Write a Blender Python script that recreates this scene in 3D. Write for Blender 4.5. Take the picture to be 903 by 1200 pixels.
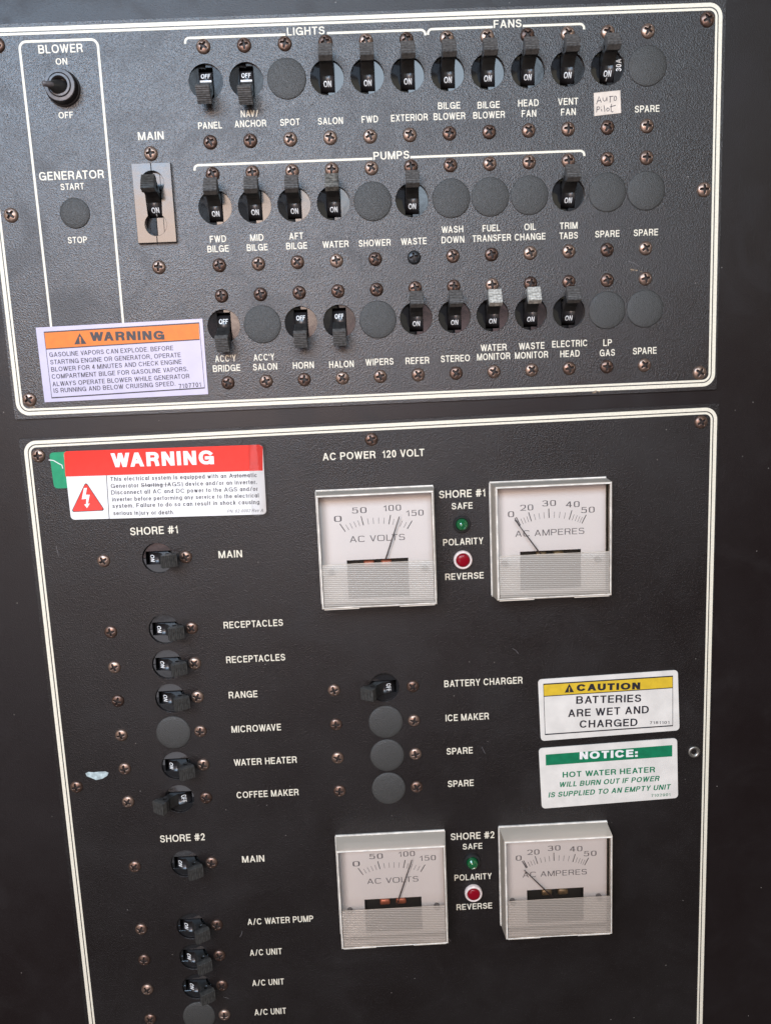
import bpy, math, random
from mathutils import Matrix, Vector
random.seed(7)
S = bpy.context.scene
for o in list(bpy.data.objects): bpy.data.objects.remove(o)
COL = S.collection
MM = 0.001
# ---------------------------------------------------------------- camera
# panel frame (millimetres): x right, y up, z out of the panel towards the viewer
ROWS = ((0.998827, 0.042203, -0.02375), (-0.045391, 0.986805, -0.155418), (0.016878, 0.156313, 0.987563))
CAMP = (80.66, 189.534, -456.368)                 # x, y downwards, z into the panel
def pan2w(x, yd, zi): return Vector((x, zi, -yd))
right, down, fwd = (pan2w(*r) for r in ROWS)
cm = Matrix.Identity(4)
for i, v in enumerate((right, -down, -fwd)):
    for k in range(3): cm[k][i] = v[k]
cl = pan2w(*CAMP)*MM
for k in range(3): cm[k][3] = cl[k]
cd = bpy.data.cameras.new('camera'); cam = bpy.data.objects.new('camera', cd); COL.objects.link(cam)
cam.matrix_world = cm
cd.sensor_fit = 'VERTICAL'; cd.sensor_height = 24; cd.lens = 24*900/1200
cd.dof.use_dof = True; cd.dof.focus_distance = 0.49; cd.dof.aperture_fstop = 9
cd.clip_start = 0.01; cd.clip_end = 50
S.camera = cam
# ---------------------------------------------------------------- light
w = bpy.data.worlds.new('World'); S.world = w; w.use_nodes = True
bg = w.node_tree.nodes['Background']; bg.inputs[0].default_value = (1.0, 0.88, 0.82, 1); bg.inputs[1].default_value = 0.11
def area(name, loc, aim, sx, sy, L, col):
    d = bpy.data.lights.new(name, 'AREA'); d.shape = 'RECTANGLE'; d.size = sx; d.size_y = sy
    d.energy = L*math.pi*sx*sy; d.color = col
    o = bpy.data.objects.new(name, d); COL.objects.link(o); o.location = loc
    o.rotation_euler = (Vector(aim)-Vector(loc)).to_track_quat('-Z', 'Y').to_euler()
AIM = (0.06, 0, -0.2)
area('sky_window_lamp', (0.20, -1.15, 0.41), AIM, 0.50, 0.50, 10, (0.68, 0.84, 1.0))
area('side_window_lamp', (-0.52, -1.10, 0.50), AIM, 0.66, 0.50, 17, (0.52, 0.74, 1.0))
area('warm_tan_lamp', (-0.22, -1.15, 0.10), AIM, 0.52, 0.27, 15.5, (1.0, 0.76, 0.62))  # stands in for sunlit tan surroundings mirrored in the breaker faces
area('low_warm_lamp', (0.02, -1.15, -0.13), AIM, 0.9, 0.16, 3.4, (1.0, 0.66, 0.66))  # added to warm the third-row faces and the mid-panel sheen
area('low_cool_fill_lamp', (-0.42, -1.25, -0.60), AIM, 0.6, 0.5, 2.3, (0.90, 0.88, 0.95))  # unseen cool fill added low on the left for the lower panel
area('left_fill_lamp', (-1.25, -1.0, 0.0), AIM, 0.7, 1.0, 1.6, (1.0, 0.80, 0.62))  # unseen dim fill added on the left to lift the breaker faces
area('right_fill_lamp', (1.15, -1.1, 0.35), AIM, 0.8, 0.8, 0.7, (0.95, 0.88, 0.62))  # unseen fill added on the right for the left case halves to mirror
S.view_settings.view_transform = 'Standard'; S.view_settings.look = 'None'
S.view_settings.exposure = 0; S.view_settings.gamma = 1
S.render.engine = 'CYCLES'
S.cycles.max_bounces = 8; S.cycles.transparent_max_bounces = 16
S.cycles.caustics_reflective = False; S.cycles.caustics_refractive = False
# ---------------------------------------------------------------- survey helper
def P(u, v, h=0.0):
    """point of the panel plane (raised h mm) measured on the photograph"""
    a = ((u-451.5)/900, (v-600)/900, 1.0)
    d = [sum(ROWS[r][k]*a[r] for r in range(3)) for k in range(3)]
    s = (-h-CAMP[2])/d[2]
    return CAMP[0]+s*d[0], -(CAMP[1]+s*d[1])
def mmpp(u, v, h=0.0):
    a = P(u-5, v, h); b = P(u+5, v, h)
    return math.hypot(a[0]-b[0], a[1]-b[1])/10
# ---------------------------------------------------------------- materials
def nt(name):
    m = bpy.data.materials.new(name); m.use_nodes = True
    return m, m.node_tree, m.node_tree.nodes['Principled BSDF']
def mat(name, col, rough=0.5, metal=0, spec=0.5, bump=None, var=0, vscale=300, coat=0, col2=None, rvar=0):
    m, t, b = nt(name); N = t.nodes; Lk = t.links
    b.inputs['Base Color'].default_value = (*col, 1); b.inputs['Roughness'].default_value = rough
    b.inputs['Metallic'].default_value = metal; b.inputs['Specular IOR Level'].default_value = spec
    b.inputs['Coat Weight'].default_value = coat
    tc = N.new('ShaderNodeTexCoord')
    if var:
        n = N.new('ShaderNodeTexNoise'); n.inputs['Scale'].default_value = vscale; n.inputs['Detail'].default_value = 5
        r = N.new('ShaderNodeValToRGB'); r.color_ramp.elements[0].position = 0.36; r.color_ramp.elements[1].position = 0.66
        c2 = col2 or tuple(min(1, c*(1+var)) for c in col)
        r.color_ramp.elements[0].color = (*(tuple(c*(1-var) for c in col) if not col2 else col), 1); r.color_ramp.elements[1].color = (*c2, 1)
        Lk.new(tc.outputs['Object'], n.inputs['Vector']); Lk.new(n.outputs[0], r.inputs[0]); Lk.new(r.outputs[0], b.inputs['Base Color'])
        if rvar:
            mr = N.new('ShaderNodeMapRange'); mr.inputs[3].default_value = rough-rvar; mr.inputs[4].default_value = rough+rvar
            Lk.new(n.outputs[0], mr.inputs[0]); Lk.new(mr.outputs[0], b.inputs['Roughness'])
    if bump:
        sc, dist, stg = bump
        n = N.new('ShaderNodeTexNoise'); n.inputs['Scale'].default_value = sc; n.inputs['Detail'].default_value = 2
        bp = N.new('ShaderNodeBump'); bp.inputs['Distance'].default_value = dist; bp.inputs['Strength'].default_value = stg
        Lk.new(tc.outputs['Object'], n.inputs['Vector']); Lk.new(n.outputs[0], bp.inputs['Height']); Lk.new(bp.outputs[0], b.inputs['Normal'])
    return m
def panel_material(name, base, rough, pscale, stg, dust=0.35, spec=0.9):
    """pebbled black plastic sheet with faint dust and rub marks"""
    m, t, b = nt(name); N = t.nodes; Lk = t.links
    tc = N.new('ShaderNodeTexCoord')
    v = N.new('ShaderNodeTexVoronoi'); v.inputs['Scale'].default_value = pscale; v.feature = 'SMOOTH_F1'
    n = N.new('ShaderNodeTexNoise'); n.inputs['Scale'].default_value = pscale*1.3; n.inputs['Detail'].default_value = 3
    for q in (v, n): Lk.new(tc.outputs['Object'], q.inputs['Vector'])
    mx = N.new('ShaderNodeMath'); mx.operation = 'ADD'
    Lk.new(v.outputs['Distance'], mx.inputs[0]); Lk.new(n.outputs[0], mx.inputs[1])
    bp = N.new('ShaderNodeBump'); bp.inputs['Distance'].default_value = 0.0003; bp.inputs['Strength'].default_value = stg
    Lk.new(mx.outputs[0], bp.inputs['Height']); Lk.new(bp.outputs[0], b.inputs['Normal']); b.inputs['Specular IOR Level'].default_value = spec
    # soft dust clouds
    d = N.new('ShaderNodeTexNoise'); d.inputs['Scale'].default_value = 14; d.inputs['Detail'].default_value = 7; d.inputs['Roughness'].default_value = 0.65
    Lk.new(tc.outputs['Object'], d.inputs['Vector'])
    r = N.new('ShaderNodeValToRGB'); r.color_ramp.elements[0].position = 0.35; r.color_ramp.elements[1].position = 0.75
    r.color_ramp.elements[0].color = (*base, 1); r.color_ramp.elements[1].color = (*(c+0.007*dust/0.35 for c in base), 1)
    Lk.new(d.outputs[0], r.inputs[0])
    # pale specks of dust
    s = N.new('ShaderNodeTexVoronoi'); s.inputs['Scale'].default_value = 190
    Lk.new(tc.outputs['Object'], s.inputs['Vector'])
    sm = N.new('ShaderNodeMapRange'); sm.inputs[1].default_value = 0.07; sm.inputs[2].default_value = 0.04
    Lk.new(s.outputs['Distance'], sm.inputs[0])
    sx = N.new('ShaderNodeSeparateColor'); Lk.new(s.outputs['Color'], sx.inputs[0])
    gt = N.new('ShaderNodeMath'); gt.operation = 'GREATER_THAN'; gt.inputs[1].default_value = 0.9; Lk.new(sx.outputs[0], gt.inputs[0])
    ml = N.new('ShaderNodeMath'); ml.operation = 'MULTIPLY'; Lk.new(sm.outputs[0], ml.inputs[0]); Lk.new(gt.outputs[0], ml.inputs[1])
    mc = N.new('ShaderNodeMix'); mc.data_type = 'RGBA'; mc.inputs['B'].default_value = (0.22, 0.20, 0.18, 1)
    Lk.new(ml.outputs[0], mc.inputs['Factor']); Lk.new(r.outputs[0], mc.inputs['A']); Lk.new(mc.outputs['Result'], b.inputs['Base Color'])
    mr = N.new('ShaderNodeMapRange'); mr.inputs[3].default_value = rough-0.05; mr.inputs[4].default_value = rough+0.09
    Lk.new(d.outputs[0], mr.inputs[0])
    e = N.new('ShaderNodeTexNoise'); e.inputs['Scale'].default_value = 22; e.inputs['Detail'].default_value = 4; e.inputs['Distortion'].default_value = 1.6
    er = N.new('ShaderNodeMapRange'); er.inputs[1].default_value = 0.5; er.inputs[2].default_value = 0.72; er.inputs[3].default_value = 0; er.inputs[4].default_value = 0.13
    Lk.new(tc.outputs['Object'], e.inputs['Vector']); Lk.new(e.outputs[0], er.inputs[0])
    ea = N.new('ShaderNodeMath'); ea.operation = 'ADD'; Lk.new(mr.outputs[0], ea.inputs[0]); Lk.new(er.outputs[0], ea.inputs[1]); Lk.new(ea.outputs[0], b.inputs['Roughness'])
    return m
def screw_material():
    m, t, b = nt('bronze_screw'); N = t.nodes; Lk = t.links
    oi = N.new('ShaderNodeObjectInfo'); tc = N.new('ShaderNodeTexCoord')
    n = N.new('ShaderNodeTexNoise'); n.inputs['Scale'].default_value = 500; n.inputs['Detail'].default_value = 4
    ad = N.new('ShaderNodeVectorMath'); Lk.new(tc.outputs['Object'], ad.inputs[0]); Lk.new(oi.outputs['Location'], ad.inputs[1]); Lk.new(ad.outputs[0], n.inputs['Vector'])
    mx = N.new('ShaderNodeMath'); mx.operation = 'MULTIPLY_ADD'; mx.inputs[1].default_value = 0.45; Lk.new(oi.outputs['Random'], mx.inputs[0]); 
    sc = N.new('ShaderNodeMath'); sc.operation = 'MULTIPLY'; sc.inputs[1].default_value = 0.75; Lk.new(n.outputs[0], sc.inputs[0]); Lk.new(sc.outputs[0], mx.inputs[2])
    r = N.new('ShaderNodeValToRGB'); e = r.color_ramp.elements
    e[0].position = 0.2; e[0].color = (0.055, 0.036, 0.030, 1); e[1].position = 0.85; e[1].color = (0.36, 0.255, 0.20, 1)
    k = e.new(0.5); k.color = (0.17, 0.105, 0.080, 1)
    Lk.new(mx.outputs[0], r.inputs[0]); Lk.new(r.outputs[0], b.inputs['Base Color'])
    b.inputs['Metallic'].default_value = 0.8; b.inputs['Roughness'].default_value = 0.36
    return m
def clear_material(name, tint, gloss_rough=0.03, milk=0.0, milkcol=(0.8, 0.78, 0.72), bump=0, ribs=False):
    """clear moulded plastic sheet: transmits straight through, reflects by Fresnel, may be milky"""
    m = bpy.data.materials.new(name); m.use_nodes = True; t = m.node_tree; N = t.nodes; Lk = t.links; N.clear()
    o = N.new('ShaderNodeOutputMaterial'); tr = N.new('ShaderNodeBsdfTransparent'); tr.inputs[0].default_value = (*tint, 1)
    df = N.new('ShaderNodeBsdfDiffuse'); df.inputs[0].default_value = (*milkcol, 1)
    gl = N.new('ShaderNodeBsdfGlossy'); gl.inputs['Roughness'].default_value = gloss_rough
    fr = N.new('ShaderNodeFresnel'); fr.inputs[0].default_value = 1.49
    a = N.new('ShaderNodeMixShader'); a.inputs[0].default_value = milk
    Lk.new(tr.outputs[0], a.inputs[1]); Lk.new(df.outputs[0], a.inputs[2])
    c = N.new('ShaderNodeMixShader'); Lk.new(fr.outputs[0], c.inputs[0]); Lk.new(a.outputs[0], c.inputs[1]); Lk.new(gl.outputs[0], c.inputs[2])
    if ribs:
        tc = N.new('ShaderNodeTexCoord'); mp = N.new('ShaderNodeMapping'); mp.inputs['Rotation'].default_value = (0, 0, 0.05)
        wv = N.new('ShaderNodeTexWave'); wv.bands_direction = 'Y'; wv.inputs['Scale'].default_value = 260; wv.inputs['Distortion'].default_value = 0.6
        bp = N.new('ShaderNodeBump'); bp.inputs['Distance'].default_value = 0.0004; bp.inputs['Strength'].default_value = 0.7
        mr = N.new('ShaderNodeMapRange'); mr.inputs[3].default_value = milk-0.10; mr.inputs[4].default_value = milk+0.10
        Lk.new(tc.outputs['Object'], mp.inputs[0]); Lk.new(mp.outputs[0], wv.inputs['Vector']); Lk.new(wv.outputs[1], bp.inputs['Height'])
        Lk.new(bp.outputs[0], gl.inputs['Normal']); Lk.new(bp.outputs[0], df.inputs['Normal']); Lk.new(wv.outputs[1], mr.inputs[0]); Lk.new(mr.outputs[0], a.inputs[0])
    if bump:
        tc = N.new('ShaderNodeTexCoord'); wv = N.new('ShaderNodeTexNoise'); wv.inputs['Scale'].default_value = 600
        bp = N.new('ShaderNodeBump'); bp.inputs['Distance'].default_value = 0.0003; bp.inputs['Strength'].default_value = bump
        Lk.new(tc.outputs['Object'], wv.inputs['Vector']); Lk.new(wv.outputs[0], bp.inputs['Height'])
        Lk.new(bp.outputs[0], gl.inputs['Normal']); Lk.new(bp.outputs[0], df.inputs['Normal'])
    Lk.new(c.outputs[0], o.inputs[0])
    return m
M = {
 'panel': panel_material('pebbled_black_plastic', (0.0075, 0.0048, 0.0050), 0.29, 1700, 0.55, spec=0.75),
 'panel_low': panel_material('pebbled_black_plastic_lower', (0.0070, 0.0046, 0.0044), 0.31, 1900, 0.6, spec=0.5),  # same plastic as the upper panel, specular lowered to dim its sheen
 'wall': panel_material('black_vinyl', (0.0075, 0.0042, 0.0042), 0.36, 2200, 0.25, 0.2, 0.4),
 'cap': panel_material('grained_grey_plastic', (0.038, 0.037, 0.034), 0.45, 2300, 0.8, 0.35, 0.6),
 'print': mat('cream_print', (0.76, 0.70, 0.56), 0.55, var=0.08, vscale=900),
 'body': mat('glossy_black_case', (0.012, 0.012, 0.013), 0.17, spec=0.55, bump=(110, 0.0006, 0.16)),
 'lever': mat('black_lever_plastic', (0.020, 0.0195, 0.019), 0.28, var=0.3, bump=(900, 0.0001, 0.3)),
 'drum': mat('dark_drum_plastic', (0.020, 0.018, 0.019), 0.30),
 'grip': mat('dusty_grey_grip', (0.085, 0.080, 0.075), 0.5, var=0.4, vscale=700, bump=(1500, 0.0001, 0.5)),
 'grip_pale': mat('pale_grip', (0.42, 0.41, 0.37), 0.5, var=0.4, vscale=800),  # paler than the other grips
 'grip_half': mat('half_pale_grip', (0.13, 0.125, 0.11), 0.5, var=0.7, vscale=450),  # tone between the grey and the pale grip
 'grip_low': mat('dusty_dark_grip', (0.050, 0.048, 0.044), 0.33, var=0.3, vscale=600, bump=(1500, 0.0001, 0.5)),
 'white': mat('white_marking', (0.82, 0.82, 0.80), 0.5),
 'screw': screw_material(),
 'screw_black': mat('black_screw_steel', (0.035, 0.037, 0.04), 0.35, metal=0.6),
 'recess': mat('shaded_grimy_recess', (0.018, 0.012, 0.010), 0.6),  # shade inside the screw cross put into the colour, along with grime
 'steel': mat('dull_steel', (0.35, 0.33, 0.30), 0.35, metal=0.9),
 'knurl': mat('matt_black_nut', (0.020, 0.017, 0.017), 0.42, bump=(1200, 0.0001, 0.5)),
 'nut_face': mat('worn_nut_face', (0.085, 0.075, 0.075), 0.38, var=0.3, vscale=500),
 'dark': mat('dark_cavity', (0.004, 0.004, 0.004), 0.9),
 'well': mat('grey_well', (0.02, 0.017, 0.015), 0.5),
 'dial': mat('white_dial_card', (0.88, 0.84, 0.82), 0.55),
 'dial_wall': mat('cream_case_plastic', (0.78, 0.72, 0.62), 0.5),
 'ink': mat('dial_ink', (0.05, 0.045, 0.05), 0.6),
 'ink_grey': mat('thin_dial_ink', (0.13, 0.12, 0.13), 0.6),
 'needle': mat('needle_paint', (0.035, 0.02, 0.02), 0.4),
 'clear': clear_material('clear_acrylic', (0.97, 0.965, 0.95), 0.02),
 'clear_side': clear_material('acrylic_side', (0.96, 0.95, 0.93), 0.10, 0.50, (0.98, 0.85, 0.70)),
 'frost': clear_material('frosted_acrylic', (0.96, 0.96, 0.94), 0.16, 0.56, (0.97, 0.94, 0.88), 0.0, True),
 'rim': mat('highlit_acrylic_edge', (0.80, 0.75, 0.67), 0.12, spec=0.7, var=0.22, vscale=160, bump=(350, 0.0004, 0.4)),  # bright edge highlights of the clear cover put in as opaque cream
 'brass': mat('dull_brass_coil', (0.22, 0.15, 0.08), 0.4, metal=0.5, var=0.3, vscale=400),
 'copper': mat('coil_copper', (0.42, 0.13, 0.07), 0.4, metal=0.4),
 'green_lens': mat('green_lens', (0.004, 0.10, 0.03), 0.08, spec=0.8, coat=0.5),
 'red_lens': mat('red_lens', (0.22, 0.002, 0.010), 0.22, spec=0.3),
 'bezel_dark': mat('black_bezel', (0.02, 0.02, 0.02), 0.3),
 'bezel_white': mat('cream_bezel', (0.72, 0.60, 0.55), 0.45, var=0.12, vscale=600),
 'stk_silver': mat('pale_lilac_vinyl', (0.52, 0.48, 0.60), 0.35, var=0.05, vscale=60),
 'stk_white': mat('white_vinyl', (0.80, 0.78, 0.75), 0.22, var=0.05, vscale=50),
 'stk_cream': mat('cream_vinyl', (0.70, 0.66, 0.60), 0.4, var=0.07, vscale=80),
 'orange': mat('orange_ink', (0.72, 0.165, 0.004), 0.5, var=0.06),
 'red': mat('red_ink', (0.80, 0.035, 0.022), 0.2, var=0.05),
 'yellow': mat('yellow_ink', (0.66, 0.44, 0.03), 0.4, var=0.06),
 'green': mat('green_ink', (0.005, 0.17, 0.075), 0.4, var=0.1),
 'green_tape': mat('green_vinyl', (0.0, 0.26, 0.115), 0.35, var=0.08),
 'black_ink': mat('black_ink', (0.018, 0.016, 0.022), 0.45),
 'grey_ink': mat('grey_ink', (0.20, 0.19, 0.19), 0.5),
 'paper': mat('aged_note_paper', (0.64, 0.55, 0.46), 0.75, var=0.08, vscale=200),
 'pencil': mat('ballpoint_ink', (0.06, 0.05, 0.06), 0.6),
 'scuff': mat('pale_blue_smear', (0.42, 0.50, 0.50), 0.55, var=0.3, vscale=400),
 'dirt': mat('tan_grime', (0.26, 0.19, 0.12), 0.8, var=0.5, vscale=700),
}
# ---------------------------------------------------------------- mesh helpers (mm in, m out)
def me_from(name, verts, faces, m, smooth=False):
    me = bpy.data.meshes.new(name)
    me.from_pydata([(x*MM, y*MM, z*MM) for x, y, z in verts], [], faces); me.update()
    if m: me.materials.append(m)
    if smooth:
        me.polygons.foreach_set('use_smooth', [True]*len(me.polygons))
    return me
def join(parts):
    V, F = [], []
    for v, f in parts:
        o = len(V); V += v; F += [tuple(i+o for i in q) for q in f]
    return V, F
def box(x0, x1, y0, y1, z0, z1):
    v = [(x, y, z) for z in (z0, z1) for y in (y0, y1) for x in (x0, x1)]
    return v, [(0, 2, 3, 1), (4, 5, 7, 6), (0, 1, 5, 4), (2, 6, 7, 3), (0, 4, 6, 2), (1, 3, 7, 5)]
def bbox(x0, x1, y0, y1, z0, z1, b):
    """box with a chamfered front edge"""
    v = []
    for (a, z) in ((0, z0), (0, z1-b), (b, z1)):
        v += [(x0+a, y0+a, z), (x1-a, y0+a, z), (x1-a, y1-a, z), (x0+a, y1-a, z)]
    f = [(3, 2, 1, 0), (8, 9, 10, 11)]
    for k in (0, 4):
        for i in range(4): j = (i+1) % 4; f.append((k+i, k+j, k+4+j, k+4+i))
    return v, f
def lathe(prof, n=48, cx=0, cy=0):
    v, f = [], []
    for r, z in prof:
        for i in range(n):
            a = 2*math.pi*i/n; v.append((cx+r*math.cos(a), cy+r*math.sin(a), z))
    for k in range(len(prof)-1):
        for i in range(n):
            j = (i+1) % n; f.append((k*n+i, k*n+j, (k+1)*n+j, (k+1)*n+i))
    f.append(tuple(range((len(prof)-1)*n, len(prof)*n)))
    return v, f
def ribbon(pts, wd, z, closed=False, th=0.05):
    n = len(pts); L, R = [], []
    for i in range(n):
        a = pts[i-1] if (i or closed) else pts[i]; b = pts[(i+1) % n] if (i < n-1 or closed) else pts[i]
        dx, dy = b[0]-a[0], b[1]-a[1]; l = math.hypot(dx, dy) or 1
        nx, ny = -dy/l*wd/2, dx/l*wd/2
        L.append((pts[i][0]+nx, pts[i][1]+ny, z)); R.append((pts[i][0]-nx, pts[i][1]-ny, z))
    v = L+R; f = []
    for i in range(n if closed else n-1):
        j = (i+1) % n; f.append((n+i, n+j, j, i))
    return v, f
def rpoly(c, r, n=6):
    """rounded polygon through corners c"""
    out = []; m = len(c)
    for i in range(m):
        p = Vector(c[i]); a = Vector(c[i-1])-p; b = Vector(c[(i+1) % m])-p
        a.normalize(); b.normalize()
        if r <= 0: out.append(tuple(p)); continue
        ang = a.angle(b); t = r/math.tan(ang/2); s = p+a*t; e = p+b*t
        cen = p+(a+b).normalized()*(r/math.sin(ang/2))
        a0 = math.atan2(s.y-cen.y, s.x-cen.x); a1 = math.atan2(e.y-cen.y, e.x-cen.x); d = (a1-a0+math.pi) % (2*math.pi)-math.pi
        for k in range(n+1):
            q = a0+d*k/n; out.append((cen.x+r*math.cos(q), cen.y+r*math.sin(q)))
    return out
def circ(cx, cy, r, n=40): return [(cx+r*math.cos(2*math.pi*i/n), cy+r*math.sin(2*math.pi*i/n)) for i in range(n)]
def sheet(name, outline, holes, z0, z1, m, bevel=0.0):
    """flat sheet with holes, between z0 and z1"""
    cu = bpy.data.curves.new(name, 'CURVE'); cu.dimensions = '2D'; cu.fill_mode = 'BOTH'
    for pts in [outline]+list(holes):
        sp = cu.splines.new('POLY'); sp.points.add(len(pts)-1)
        for p, q in zip(sp.points, pts): p.co = (q[0]*MM, q[1]*MM, 0, 1)
        sp.use_cyclic_u = True
    h = (z1-z0)/2
    cu.extrude = (h-bevel)*MM; cu.bevel_depth = bevel*MM; cu.bevel_resolution = 0; cu.offset = -bevel*MM
    o = bpy.data.objects.new('tmp', cu); me = bpy.data.meshes.new_from_object(o)
    me.transform(Matrix.Translation((0, 0, (z0+z1)/2*MM))); me.name = name
    bpy.data.objects.remove(o); bpy.data.curves.remove(cu)
    me.materials.clear(); me.materials.append(m)
    me.polygons.foreach_set('use_smooth', [False]*len(me.polygons))
    return me
def A(cx, cy, rx, ry, a0, a1): return ('a', cx, cy, rx, ry, a0, a1)
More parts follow.
